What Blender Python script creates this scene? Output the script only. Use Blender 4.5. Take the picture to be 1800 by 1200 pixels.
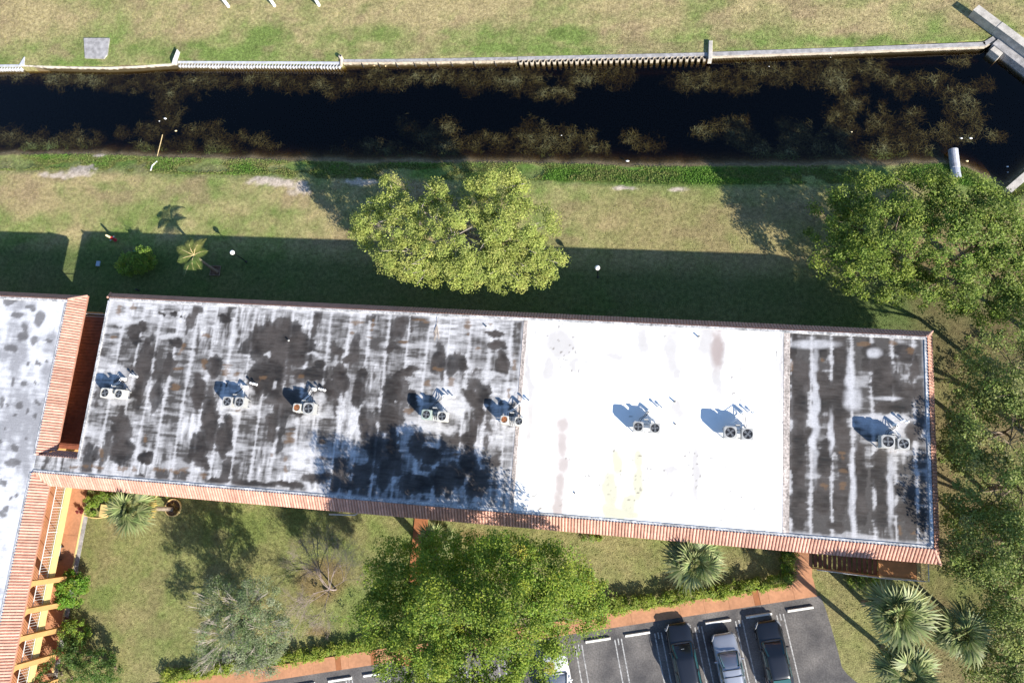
import bpy, math, random
import numpy as np
from mathutils import Matrix, Vector, Quaternion

for o in list(bpy.data.objects):
    bpy.data.objects.remove(o)
random.seed(7)
RNG = np.random.default_rng(11)
SC = bpy.context.scene
COL = SC.collection

# ------------------------------------------------------------------ camera
FPX, NADIR, CAMH = 1300.0, (1072.0, 882.0), 58.0
_n = np.array([NADIR[0]-900, NADIR[1]-600, FPX]); _n /= np.linalg.norm(_n)
_v = np.array([9198.0, 484.0, -FPX])
AX = _v-_n*(_v@_n); AX /= np.linalg.norm(AX)
AZ = -_n
AY = np.cross(AZ, AX)
cam_data = bpy.data.cameras.new("camera")
cam_data.sensor_width = 36.0
cam_data.lens = FPX/1800*36.0
cam_data.clip_end = 3000
cam = bpy.data.objects.new("camera", cam_data)
COL.objects.link(cam)
right = Vector((AX[0], AY[0], AZ[0])); down = Vector((AX[1], AY[1], AZ[1])); fwd = Vector((AX[2], AY[2], AZ[2]))
cam.matrix_world = Matrix(((right.x, -down.x, -fwd.x, 0), (right.y, -down.y, -fwd.y, 0), (right.z, -down.z, -fwd.z, CAMH), (0, 0, 0, 1)))
SC.camera = cam

# ------------------------------------------------------------------ world, sun, exposure
SUN_EL = math.radians(29.3)
SUN_H = Vector((0.76, -0.65, 0)).normalized()          # horizontal direction towards the sun
w = bpy.data.worlds.new("World"); SC.world = w; w.use_nodes = True
nt = w.node_tree
sky = nt.nodes.new("ShaderNodeTexSky"); sky.sky_type = 'NISHITA'; sky.sun_disc = False
sky.air_density = 1.0; sky.dust_density = 0.3; sky.ozone_density = 4.0; sky.sun_elevation = SUN_EL; sky.sun_rotation = math.atan2(SUN_H.x, SUN_H.y)
bg = nt.nodes["Background"]; bg.inputs[1].default_value = 0.105
nt.links.new(sky.outputs[0], bg.inputs[0])
sd = bpy.data.lights.new("sun", 'SUN'); sd.energy = 5.0; sd.angle = math.radians(0.5); sd.color = (1.0, 0.93, 0.82)
sun = bpy.data.objects.new("sun", sd); COL.objects.link(sun)
ldir = Vector((-SUN_H.x*math.cos(SUN_EL), -SUN_H.y*math.cos(SUN_EL), -math.sin(SUN_EL)))
sun.rotation_euler = ldir.to_track_quat('-Z', 'Y').to_euler(); sun.location = (40, -40, 60)
SC.view_settings.view_transform = 'Standard'
SC.view_settings.look = 'None'
SC.view_settings.exposure = 1.08
SC.view_settings.gamma = 1.0
SC.view_settings.use_curve_mapping = False
SC.cycles.max_bounces = 6
SC.cycles.transparent_max_bounces = 12

# ------------------------------------------------------------------ helpers
def P(x, y, z=0.0):
    """photo pixel (1800x1200) -> world point on the horizontal plane z"""
    r = np.array([x-900.0, y-600.0, FPX]); d = (r@AX, r@AY, r@AZ); t = (z-CAMH)/d[2]
    return Vector((d[0]*t, d[1]*t, z))
def W2P(X, Y, Z):
    X = np.asarray(X, float); Y = np.asarray(Y, float); Z = np.asarray(Z, float)-CAMH
    c0 = AX[0]*X+AY[0]*Y+AZ[0]*Z; c1 = AX[1]*X+AY[1]*Y+AZ[1]*Z; c2 = AX[2]*X+AY[2]*Y+AZ[2]*Z
    return 900+FPX*c0/c2, 600+FPX*c1/c2
def pxm(z=0.0): return FPX/(CAMH-z)*1.0
def tag(o, label=None, cat=None, group=None, kind=None):
    if label: o["label"] = label
    if cat: o["category"] = cat
    if group: o["group"] = group
    if kind: o["kind"] = kind
    return o
def empty(name, loc, rz=0.0, label=None, cat=None, group=None):
    o = bpy.data.objects.new(name, None); COL.objects.link(o)
    o.location = loc; o.rotation_euler = (0, 0, rz); o.empty_display_size = 0.3
    return tag(o, label, cat, group)
def link(name, me, parent=None, loc=(0, 0, 0), rot=(0, 0, 0), scale=(1, 1, 1)):
    o = bpy.data.objects.new(name, me); COL.objects.link(o)
    o.parent = parent; o.location = loc; o.rotation_euler = rot; o.scale = scale
    return o
def fastmesh(name, V, F, mat, col=None, smooth=False):
    """V (n,3), F (m,k) all faces with k corners"""
    V = np.ascontiguousarray(V, dtype=np.float32); F = np.ascontiguousarray(F, dtype=np.int32)
    me = bpy.data.meshes.new(name)
    me.vertices.add(len(V)); me.vertices.foreach_set("co", V.ravel())
    k = F.shape[1]
    me.loops.add(F.size); me.loops.foreach_set("vertex_index", F.ravel())
    me.polygons.add(len(F)); me.polygons.foreach_set("loop_start", np.arange(0, F.size, k, dtype=np.int32))
    if smooth: me.polygons.foreach_set("use_smooth", np.ones(len(F), dtype=bool))
    me.update(calc_edges=True)
    if col is not None:
        a = me.color_attributes.new("Col", 'FLOAT_COLOR', 'POINT')
        c = np.ones((len(V), 4), dtype=np.float32); c[:, :3] = col; a.data.foreach_set("color", c.ravel())
    if mat: me.materials.append(mat)
    return me
class MB:
    def __init__(s): s.v = []; s.f = []
    def add(s, vs, fs):
        b = len(s.v); s.v += [tuple(v) for v in vs]; s.f += [tuple(b+i for i in f) for f in fs]; return s
    def box(s, x0, x1, y0, y1, z0, z1):
        return s.add([(x0,y0,z0),(x1,y0,z0),(x1,y1,z0),(x0,y1,z0),(x0,y0,z1),(x1,y0,z1),(x1,y1,z1),(x0,y1,z1)],
                     [(3,2,1,0),(4,5,6,7),(0,1,5,4),(1,2,6,5),(2,3,7,6),(3,0,4,7)])
    def bbox(s, x0, x1, y0, y1, z0, z1, b=0.02):
        """box with chamfered upper edges"""
        return s.add([(x0,y0,z0),(x1,y0,z0),(x1,y1,z0),(x0,y1,z0),(x0,y0,z1-b),(x1,y0,z1-b),(x1,y1,z1-b),(x0,y1,z1-b),
                      (x0+b,y0+b,z1),(x1-b,y0+b,z1),(x1-b,y1-b,z1),(x0+b,y1-b,z1)],
                     [(3,2,1,0),(0,1,5,4),(1,2,6,5),(2,3,7,6),(3,0,4,7),(4,5,9,8),(5,6,10,9),(6,7,11,10),(7,4,8,11),(8,9,10,11)])
    def prism(s, poly, z0, z1):
        n = len(poly); a = 0
        for i in range(n):
            x0, y0 = poly[i][:2]; x1, y1 = poly[(i+1) % n][:2]; a += x0*y1-x1*y0
        if a < 0: poly = poly[::-1]
        return s.add([(p[0], p[1], z0) for p in poly]+[(p[0], p[1], z1) for p in poly],
                     [tuple(range(n-1, -1, -1)), tuple(range(n, 2*n))]+[(i, (i+1) % n, n+(i+1) % n, n+i) for i in range(n)])
    def tube(s, pts, r, n=6, cap=True):
        pts = [Vector(p) for p in pts]
        rs = r if isinstance(r, (list, tuple)) else [r]*len(pts)
        b = len(s.v); up = None
        for i, p in enumerate(pts):
            d = (pts[min(i+1, len(pts)-1)]-pts[max(i-1, 0)])
            d = d.normalized() if d.length > 1e-6 else Vector((0, 0, 1))
            if up is None: up = d.orthogonal().normalized()
            else:
                up = up-d*up.dot(d); up = up.normalized() if up.length > 1e-5 else d.orthogonal().normalized()
            sd_ = d.cross(up)
            for k in range(n):
                a = 2*math.pi*k/n
                s.v.append(tuple(p+(up*math.cos(a)+sd_*math.sin(a))*rs[i]))
        for i in range(len(pts)-1):
            for k in range(n):
                k2 = (k+1) % n
                s.f.append((b+i*n+k, b+i*n+k2, b+(i+1)*n+k2, b+(i+1)*n+k))
        if cap:
            s.f.append(tuple(b+k for k in range(n-1, -1, -1))); e = b+(len(pts)-1)*n
            s.f.append(tuple(e+k for k in range(n)))
        return s
    def lathe(s, prof, c=(0, 0, 0), n=16):
        b = len(s.v)
        for r, z in prof:
            for k in range(n):
                a = 2*math.pi*k/n; s.v.append((c[0]+r*math.cos(a), c[1]+r*math.sin(a), c[2]+z))
        for i in range(len(prof)-1):
            for k in range(n):
                k2 = (k+1) % n
                s.f.append((b+i*n+k, b+i*n+k2, b+(i+1)*n+k2, b+(i+1)*n+k))
        s.f.append(tuple(b+k for k in range(n-1, -1, -1))); e = b+(len(prof)-1)*n
        s.f.append(tuple(e+k for k in range(n)))
        return s
    def mesh(s, name, mat, org=(0, 0, 0), smooth=False):
        me = bpy.data.meshes.new(name)
        me.from_pydata([(v[0]-org[0], v[1]-org[1], v[2]-org[2]) for v in s.v], [], s.f)
        if mat: me.materials.append(mat)
        if smooth: me.polygons.foreach_set("use_smooth", np.ones(len(me.polygons), dtype=bool))
        me.update(); return me
    def build(s, name, mat, parent=None, org=None, smooth=False):
        """world coordinates in; taken relative to the parent's place"""
        if org is None: org = wloc(parent)
        return link(name, s.mesh(name, mat, org, smooth), parent)
def wloc(o):
    v = Vector((0, 0, 0))
    while o is not None: v = v+o.location; o = o.parent
    return v

def _hash(ix, iy, seed):
    h = (ix*374761393+iy*668265263+seed*982451653) & 0xFFFFFFFF
    h = ((h ^ (h >> 13))*1274126177) & 0xFFFFFFFF
    return ((h ^ (h >> 16)) & 0xFFFF)/65535.0
def vnoise(x, y, seed=0):
    ix = np.floor(x).astype(np.int64); iy = np.floor(y).astype(np.int64); fx = x-ix; fy = y-iy
    fx = fx*fx*(3-2*fx); fy = fy*fy*(3-2*fy)
    a = _hash(ix, iy, seed); b = _hash(ix+1, iy, seed); c = _hash(ix, iy+1, seed); d = _hash(ix+1, iy+1, seed)
    return (a*(1-fx)+b*fx)*(1-fy)+(c*(1-fx)+d*fx)*fy
def fbm(x, y, oc=4, seed=0):
    s = 0; a = 0.5; t = 0
    for i in range(oc):
        s = s+a*vnoise(x, y, seed+i*17); t += a; a *= 0.55; x = x*2.03+5.1; y = y*2.03+9.7
    return s/t
def sstep(a, b, x):
    t = np.clip((x-a)/(b-a), 0, 1); return t*t*(3-2*t)
def blobs(px, py, L, wx=0, wy=0):
    """largest blob value (1 centre, 0 rim, <0 outside) of ellipses given in photo pixels"""
    m = np.full(np.shape(px), -9.0)
    for b in L:
        cx, cy, rx, ry = b[:4]; a = math.radians(b[4]) if len(b) > 4 else 0
        dx = px-cx+wx; dy = py-cy+wy
        u = (dx*math.cos(a)+dy*math.sin(a))/rx; v = (-dx*math.sin(a)+dy*math.cos(a))/ry
        m = np.maximum(m, 1-np.sqrt(u*u+v*v))
    return m
def lerp(a, b, t): return a*(1-t[..., None])+np.array(b)*t[..., None]

# ------------------------------------------------------------------ materials
def mat(name, col=(0.5, 0.5, 0.5), rough=0.8, nscale=None, namt=0.25, bump=None, attr=False, metal=0.0, spec=0.3, n2=None, coat=0.0, col2=None):
    m = bpy.data.materials.new(name); m.use_nodes = True; t = m.node_tree; N = t.nodes; L = t.links
    b = N["Principled BSDF"]; b.inputs["Roughness"].default_value = rough; b.inputs["Metallic"].default_value = metal
    b.inputs["Specular IOR Level"].default_value = spec
    if coat: b.inputs["Coat Weight"].default_value = coat; b.inputs["Coat Roughness"].default_value = 0.04
    g = N.new("ShaderNodeNewGeometry")
    src = None
    if attr:
        a = N.new("ShaderNodeVertexColor"); a.layer_name = "Col"; src = a.outputs[0]
    for i, (sc, am) in enumerate([(nscale, namt), n2 if n2 else (None, 0)]):
        if not sc: continue
        mp = N.new("ShaderNodeMapping"); L.new(g.outputs["Position"], mp.inputs[0])
        mp.inputs["Scale"].default_value = sc if isinstance(sc, tuple) else (sc, sc, sc)
        no = N.new("ShaderNodeTexNoise"); no.inputs["Scale"].default_value = 1.0; no.inputs["Detail"].default_value = 4
        L.new(mp.outputs[0], no.inputs["Vector"])
        mr = N.new("ShaderNodeMapRange"); mr.inputs[1].default_value = 0.3; mr.inputs[2].default_value = 0.7
        L.new(no.outputs["Fac"], mr.inputs[0])
        if col2 is not None and i == 0:
            mx = N.new("ShaderNodeMix"); mx.data_type = 'RGBA'
            L.new(mr.outputs[0], mx.inputs[0]); mx.inputs[6].default_value = (*col, 1); mx.inputs[7].default_value = (*col2, 1)
            src = mx.outputs[2]; continue
        mr.inputs[3].default_value = 1-am; mr.inputs[4].default_value = 1+am
        mx = N.new("ShaderNodeMix"); mx.data_type = 'RGBA'; mx.blend_type = 'MULTIPLY'; mx.inputs[0].default_value = 1
        if src is not None: L.new(src, mx.inputs[6])
        else: mx.inputs[6].default_value = (*col, 1)
        L.new(mr.outputs[0], mx.inputs[7]); src = mx.outputs[2]
    if src is not None: L.new(src, b.inputs["Base Color"])
    else: b.inputs["Base Color"].default_value = (*col, 1)
    if bump:
        no = N.new("ShaderNodeTexNoise"); no.inputs["Scale"].default_value = bump[0]; no.inputs["Detail"].default_value = 5
        L.new(g.outputs["Position"], no.inputs["Vector"])
        bp = N.new("ShaderNodeBump"); bp.inputs["Strength"].default_value = bump[1]; bp.inputs["Distance"].default_value = bump[2] if len(bump) > 2 else 0.03
        L.new(no.outputs["Fac"], bp.inputs["Height"]); L.new(bp.outputs[0], b.inputs["Normal"])
    return m
def leafmat(name, trans=0.3, rough=0.5, spec=0.35):
    m = bpy.data.materials.new(name); m.use_nodes = True; t = m.node_tree; N = t.nodes; L = t.links
    b = N["Principled BSDF"]; b.inputs["Roughness"].default_value = rough; b.inputs["Specular IOR Level"].default_value = spec
    a = N.new("ShaderNodeVertexColor"); a.layer_name = "Col"
    L.new(a.outputs[0], b.inputs["Base Color"])
    tr = N.new("ShaderNodeBsdfTranslucent")
    hs = N.new("ShaderNodeHueSaturation"); hs.inputs["Saturation"].default_value = 1.15; hs.inputs["Value"].default_value = 1.3
    L.new(a.outputs[0], hs.inputs["Color"]); L.new(hs.outputs[0], tr.inputs[0])
    mx = N.new("ShaderNodeMixShader"); mx.inputs[0].default_value = trans
    L.new(b.outputs[0], mx.inputs[1]); L.new(tr.outputs[0], mx.inputs[2]); L.new(mx.outputs[0], N["Material Output"].inputs[0])
    return m
M = {}
M['lawn'] = mat('lawn', rough=0.95, nscale=3.2, namt=0.30, n2=(13.0, 0.42), bump=(12, 0.8, 0.06), attr=True, spec=0.1)
M['roof'] = mat('roof_membrane', rough=0.7, nscale=(1.6, 26.0, 1.0), namt=0.10, n2=(9.0, 0.10), attr=True, bump=(25, 0.25, 0.01))
M['white_roof'] = mat('white_roof_coating', rough=0.6, nscale=1.2, namt=0.04, n2=(16, 0.03), attr=True, bump=(20, 0.15, 0.01))
M['tile'] = mat('barrel_roof_tile', (0.50, 0.295, 0.235), 0.75, nscale=2.3, namt=0.16, n2=(9.0, 0.16), bump=(30, 0.3, 0.01))
M['tile_bed'] = mat('tile_underlay', (0.36, 0.18, 0.125), 0.9, nscale=4, namt=0.25)
_t = M['tile'].node_tree; _b = _t.nodes["Principled BSDF"]; _src = _b.inputs["Base Color"].links[0].from_socket
_oi = _t.nodes.new("ShaderNodeObjectInfo"); _cr = _t.nodes.new("ShaderNodeValToRGB"); _t.links.new(_oi.outputs["Random"], _cr.inputs[0])
_cr.color_ramp.elements[0].color = (0.74, 0.68, 0.64, 1); _cr.color_ramp.elements[1].color = (1.12, 1.08, 1.05, 1)
_mx = _t.nodes.new("ShaderNodeMix"); _mx.data_type = 'RGBA'; _mx.blend_type = 'MULTIPLY'; _mx.inputs[0].default_value = 1
_t.links.new(_src, _mx.inputs[6]); _t.links.new(_cr.outputs[0], _mx.inputs[7]); _t.links.new(_mx.outputs[2], _b.inputs["Base Color"])
M['stucco'] = mat('ochre_stucco', (0.50, 0.285, 0.11), 0.9, nscale=1.5, namt=0.12, bump=(40, 0.3, 0.01))
M['cream'] = mat('cream_stucco', (0.58, 0.43, 0.19), 0.85, nscale=2.0, namt=0.1, bump=(40, 0.2, 0.01))
M['parapet'] = mat('parapet_coating', (0.40, 0.40, 0.405), 0.8, nscale=(1.5, 1.5, 1.5), namt=0.45, n2=(9, 0.45))
M['rib'] = mat('stained_rib', (0.40, 0.35, 0.32), 0.85, nscale=(4, 0.8, 1), namt=0.4, n2=(7, 0.5))
M['pave'] = mat('painted_concrete', (0.43, 0.212, 0.115), 0.8, nscale=0.7, namt=0.14, n2=(5, 0.12), bump=(30, 0.2, 0.01))
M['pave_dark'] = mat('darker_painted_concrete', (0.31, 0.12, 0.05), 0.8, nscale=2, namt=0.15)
M['asphalt'] = mat('asphalt', (0.062, 0.060, 0.063), 0.9, nscale=0.5, namt=0.5, n2=(9, 0.25), bump=(60, 0.5, 0.01), spec=0.2, col2=(0.175, 0.163, 0.155))
M['line'] = mat('worn_line_paint', (0.34, 0.34, 0.34), 0.8, nscale=6, namt=0.5, n2=(25, 0.3))
M['white_conc'] = mat('white_painted_concrete', (0.78, 0.78, 0.75), 0.7, nscale=5, namt=0.1)
M['conc'] = mat('weathered_concrete', (0.42, 0.39, 0.35), 0.9, nscale=1.8, namt=0.25, n2=(14, 0.2), bump=(25, 0.4, 0.02))
M['greycap'] = mat('grey_cap', (0.30, 0.29, 0.29), 0.85, nscale=2.5, namt=0.3, n2=(20, 0.2), bump=(25, 0.4, 0.02))
M['sheet'] = mat('galvanised_sheet_pile', (0.46, 0.47, 0.50), 0.5, nscale=3, namt=0.15, metal=0.0)
M['sheet_cream'] = mat('cream_sheet_pile', (0.46, 0.40, 0.32), 0.75, nscale=4, namt=0.2, n2=(15, 0.15))
def waterline(m, z0=-0.20, z1=-0.42, col=(0.06, 0.045, 0.02)):
    t = m.node_tree; N = t.nodes; L = t.links; b = N["Principled BSDF"]; src = b.inputs["Base Color"].links[0].from_socket
    g = N.new("ShaderNodeNewGeometry"); sp = N.new("ShaderNodeSeparateXYZ"); L.new(g.outputs["Position"], sp.inputs[0])
    no = N.new("ShaderNodeTexNoise"); no.inputs["Scale"].default_value = 2.0; L.new(g.outputs["Position"], no.inputs["Vector"])
    ad = N.new("ShaderNodeMath"); ad.operation = 'MULTIPLY_ADD'; ad.inputs[1].default_value = 0.5; L.new(no.outputs[0], ad.inputs[0]); L.new(sp.outputs[2], ad.inputs[2])
    mr = N.new("ShaderNodeMapRange"); mr.inputs[1].default_value = z0+0.25; mr.inputs[2].default_value = z1+0.25; L.new(ad.outputs[0], mr.inputs[0])
    mx = N.new("ShaderNodeMix"); mx.data_type = 'RGBA'; L.new(mr.outputs[0], mx.inputs[0]); L.new(src, mx.inputs[6]); mx.inputs[7].default_value = (*col, 1); L.new(mx.outputs[2], b.inputs["Base Color"])
waterline(M['sheet']); waterline(M['sheet_cream'])
M['edge_board'] = mat('edge_board_paint', (0.60, 0.53, 0.43), 0.8, nscale=4, namt=0.15); waterline(M['edge_board'], -0.05, -0.22)
M['white'] = mat('white_paint', (0.8, 0.8, 0.8), 0.5)
M['railwhite'] = mat('white_rail_paint', (0.55, 0.55, 0.55), 0.5)
M['ac'] = mat('condenser_paint', (0.37, 0.37, 0.36), 0.55, nscale=6, namt=0.1)
M['ac_green'] = mat('condenser_paint_green', (0.30, 0.36, 0.33), 0.55, nscale=6, namt=0.12)
M['ac_white'] = mat('condenser_paint_white', (0.50, 0.49, 0.45), 0.55, nscale=6, namt=0.1)
M['dark'] = mat('dark_metal', (0.035, 0.035, 0.04), 0.5)
M['darkvoid'] = mat('fan_well', (0.02, 0.022, 0.028), 0.8)
M['blade'] = mat('fan_blade', (0.20, 0.21, 0.22), 0.4, metal=0.3)
M['rust'] = mat('rusted_steel', (0.42, 0.16, 0.06), 0.85, nscale=8, namt=0.4)
M['bark'] = mat('bark', (0.20, 0.155, 0.115), 0.95, nscale=3, namt=0.3, bump=(20, 0.6, 0.03))
M['barkpale'] = mat('pale_bark', (0.36, 0.31, 0.27), 0.95, nscale=3, namt=0.3, bump=(20, 0.6, 0.03))
M['palm_bark'] = mat('palm_bark', (0.26, 0.21, 0.165), 0.95, nscale=(2, 2, 9), namt=0.35, bump=(16, 0.8, 0.04))
M['leaf'] = leafmat('leaf', 0.36, 0.55, 0.25)
M['palmleaf'] = leafmat('palm_leaf', 0.16, 0.5, 0.25)
M['grass'] = leafmat('grass_blade', 0.2, 0.7, 0.15)
M['weed'] = leafmat('water_weed', 0.1, 0.8, 0.1)
M['stair'] = mat('stair_tread_paint', (0.25, 0.11, 0.07), 0.8, nscale=3, namt=0.25)
M['deck'] = mat('landing_paint', (0.50, 0.24, 0.10), 0.8, nscale=3, namt=0.15)
M['walk_red'] = mat('red_walkway', (0.22, 0.075, 0.045), 0.85, nscale=3, namt=0.2)
M['soil'] = mat('soil', (0.13, 0.08, 0.05), 1.0, nscale=6, namt=0.4, bump=(15, 0.8, 0.05))
M['pipe'] = mat('corrugated_metal', (0.34, 0.36, 0.42), 0.45, nscale=4, namt=0.15)
M['wood'] = mat('bleached_wood', (0.55, 0.42, 0.22), 0.8, nscale=6, namt=0.2)
M['red'] = mat('red_paint', (0.42, 0.035, 0.04), 0.45)
M['creampaint'] = mat('cream_paint', (0.75, 0.62, 0.36), 0.5)
M['globe'] = mat('opal_globe', (0.82, 0.82, 0.82), 0.25)
M['tyre'] = mat('tyre', (0.02, 0.02, 0.02), 0.85)
M['rim'] = mat('alloy_rim', (0.5, 0.5, 0.52), 0.3, metal=0.9)
M['glass'] = mat('tinted_glass', (0.022, 0.075, 0.085), 0.04, spec=0.6)
M['lens'] = mat('lamp_lens', (0.25, 0.26, 0.28), 0.1, spec=0.6)
M['redlens'] = mat('tail_lens', (0.35, 0.02, 0.02), 0.1, spec=0.6)
M['trim'] = mat('black_trim', (0.015, 0.015, 0.016), 0.45)
M['car_black'] = mat('black_car_paint', (0.008, 0.009, 0.013), 0.3, coat=1.0, spec=0.5)
M['car_silver'] = mat('silver_car_paint', (0.42, 0.44, 0.49), 0.32, metal=0.55, coat=1.0)
M['car_white'] = mat('white_car_paint', (0.72, 0.73, 0.75), 0.35, coat=1.0)
M['shade'] = mat('windscreen_sunshade', (0.32, 0.55, 0.55), 0.35)
M['winglass'] = mat('window_glass', (0.03, 0.04, 0.05), 0.06, spec=0.6)
M['frame'] = mat('window_frame', (0.6, 0.58, 0.55), 0.5)
M['door'] = mat('door_paint', (0.35, 0.22, 0.13), 0.6)
M['greenbox'] = mat('green_utility_paint', (0.04, 0.16, 0.11), 0.5)
M['bluegrey'] = mat('blue_grey_lid', (0.30, 0.40, 0.50), 0.6)

# ------------------------------------------------------------------ terrain: lawns, banks and canal bed in one sheet
WATER = -0.58
NWALL = [(-400, 36.2), (P(0,118).x, P(0,118).y), P(40,118).xy, P(305,114).xy, P(312,113).xy, P(598,113).xy, P(606,106).xy,
         P(908,101).xy, P(1246,95).xy, P(1735,72).xy, P(1752,64).xy, (60, P(1752,64).y+1.5), (400, P(1752,64).y+6)]
NWX = np.array([p[0] for p in NWALL]); NWY = np.array([p[1] for p in NWALL])
_s = [(0,276),(160,274),(300,281),(450,283),(600,289),(760,290),(900,289),(1100,295),(1200,297),(1400,296),(1600,292),(1665,292),(1700,300),(1740,318),(1766,331),(1785,318),(1800,305)]
_sw = [P(a, b, WATER) for a, b in _s]
SX = np.array([-400]+[p.x for p in _sw]+[60, 400]); SY = np.array([_sw[0].y]+[p.y for p in _sw]+[_sw[-1].y+8, _sw[-1].y+8])
def axis(lo, hi, step, far):
    c = np.arange(lo, hi+1e-6, step); out = []; d = step; x = hi
    while x < far: d *= 1.6; x += d; out.append(min(x, far))
    return np.array([lo-(o-hi) for o in out][::-1]+list(c)+out)
gx = axis(-66, 36, 0.25, 420)
_ya = np.arange(-22, 24.01, 0.25); _yb = np.arange(24.1, 40.5, 0.125); _yc = np.arange(40.5, 48, 0.25)
_far = []; d = 0.25; y = 48
while y < 450: d *= 1.6; y += d; _far.append(y)
gy = np.array([26-v for v in _far][::-1][0:len(_far)]+list(_ya)+list(_yb)+list(_yc)+_far)
gy = np.unique(np.round(gy, 4))
GX, GY = np.meshgrid(gx, gy)
ys = np.interp(GX, SX, SY)+0.35*(fbm(GX*0.8, GX*0+3.0, 3, 5)-0.5)
yn = np.interp(GX, NWX, NWY)
dS = GY-ys; dN = yn-GY                 # >0 in the canal
z = np.where(dS < 0, np.where(dS > -2.2, WATER+0.10+(-WATER-0.10)*sstep(0, 1, -dS/2.2), 0.0), WATER+0.1-1.7*sstep(0, 1, np.minimum(dS/4.0, 1))-0.15*np.minimum(dS, 1))
z = np.where((dS > 0), z+0.10*(fbm(GX*0.5, GY*0.5, 3, 8)-0.5), z)
z = np.where(dN < 0.9, np.maximum(z, WATER-1.0), z)
z = np.where(dN < 0.02, -0.03, z)
z = np.where(dS < -2.2, 0.0+0.0*z, z)
z = z+np.where((dS < 0), 0.05*(fbm(GX*0.7, GY*0.7, 3, 2)-0.5)*sstep(-8, -1, dS), 0)
PX, PY = W2P(GX, GY, z)
wx = 26*(fbm(GX*0.5, GY*0.5, 4, 31)-0.5); wy = 26*(fbm(GX*0.5, GY*0.5, 4, 47)-0.5)
big = fbm(GX*0.16, GY*0.2, 4, 60); mid = fbm(GX*0.6, GY*0.75, 4, 61); fine = fbm(GX*1.9, GY*1.9, 3, 62)
dry = np.clip(0.50+1.5*(big-0.5)+0.9*(mid-0.5)+0.55*(fine-0.5), 0, 1)
north = sstep(36, 38.5, GY)
dry = np.where(GY > 36, np.clip(dry+0.30*sstep(39.5, 43.5, GY)-0.30*sstep(40.5, 38.2, GY), 0, 1), dry)
dry = dry+0.32*sstep(0, 0.6, blobs(PX, PY, [(80,30,130,45),(350,50,60,30),(545,60,40,25),(720,25,60,20),(840,25,40,15),(1150,40,60,20),(1300,30,60,30),(1500,40,160,40),(1690,50,60,30),(1050,380,90,40),(1250,390,110,50),(40,350,80,40),(190,1000,60,40),(240,1060,60,50),(1040,930,60,25),(1440,1080,40,60)], wx, wy))
dry = dry-0.42*sstep(0, 0.6, blobs(PX, PY, [(330,88,60,18),(640,60,110,25),(820,60,60,22),(470,60,50,20),(1000,60,70,20),(1500,70,120,14),(160,960,22,60),(140,110,60,8),(200,330,50,15),(1760,50,40,40),(1790,370,40,30),(900,85,160,10)], wx, wy))
dry = np.clip(dry, 0, 1)
C = lerp(np.broadcast_to(np.array([0.135, 0.185, 0.050]), GX.shape+(3,)), (0.310, 0.255, 0.130), dry)
red = sstep(0.52, 0.74, fbm(GX*0.42+9, GY*0.55, 5, 71))*0.55
C = lerp(C, (0.235, 0.170, 0.105), red)
C = C*(1+0.5*(fbm(GX*1.1, GY*1.3, 4, 88)-0.5))[..., None]
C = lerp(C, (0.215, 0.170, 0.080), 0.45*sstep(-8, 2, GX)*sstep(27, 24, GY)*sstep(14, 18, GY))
C = lerp(C, (0.060, 0.095, 0.030), sstep(19.8, 17.5, GY)*sstep(10, 12, GY)*0.75)  # greener strip north of the block, its colour also darkened to deepen the shade
C = lerp(C, (0.150, 0.160, 0.055), 0.45*((GY < 4) & (GX < 22)))
lush = np.clip(sstep(-2.2, -1.2, dS)*sstep(0.5, -0.1, dS)*(-0.15+1.3*fbm(GX*0.35, GY*0.8, 4, 77)+0.5*sstep(-8, -4, GX)*sstep(16, 8, GX)), 0, 1)
lush = lush*(GY < 33)
C = lerp(C, (0.085, 0.160, 0.028), lush)
sand = sstep(0.0, 0.45, blobs(PX, PY, [(135,305,52,13),(150,298,44,9),(100,305,30,9),(480,318,62,12),(525,330,22,18),(640,320,46,9),(1190,331,22,7),(170,272,20,5),(1100,330,30,5)], wx*1.0, wy*0.6)+0.9*(fine-0.5)-0.12)
C = lerp(C, (0.42, 0.355, 0.29), sand*(dS < 0.2))
bed = sstep(0.0, 0.25, dS)*(dN > 0)
C = lerp(C, (0.15, 0.115, 0.065), bed)
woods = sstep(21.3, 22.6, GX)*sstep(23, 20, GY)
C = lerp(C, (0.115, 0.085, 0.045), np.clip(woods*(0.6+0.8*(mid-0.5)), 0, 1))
C = lerp(C, (0.17, 0.105, 0.055), sstep(0.05, 0.5, blobs(PX, PY, [(560,1110,30,14),(830,940,40,16),(450,860,8,8),(1500,1010,20,8),(570,1020,60,50)], wx, wy))*0.6)
nx, ny = len(gx), len(gy)
I = np.arange(nx*ny).reshape(ny, nx)
F = np.stack([I[:-1,:-1], I[:-1,1:], I[1:,1:], I[1:,:-1]], -1).reshape(-1, 4)
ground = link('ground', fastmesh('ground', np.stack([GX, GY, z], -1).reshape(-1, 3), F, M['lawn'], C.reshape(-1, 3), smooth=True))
tag(ground, 'mown lawn with green and straw coloured patches beside the canal', 'lawn', kind='structure')

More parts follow.
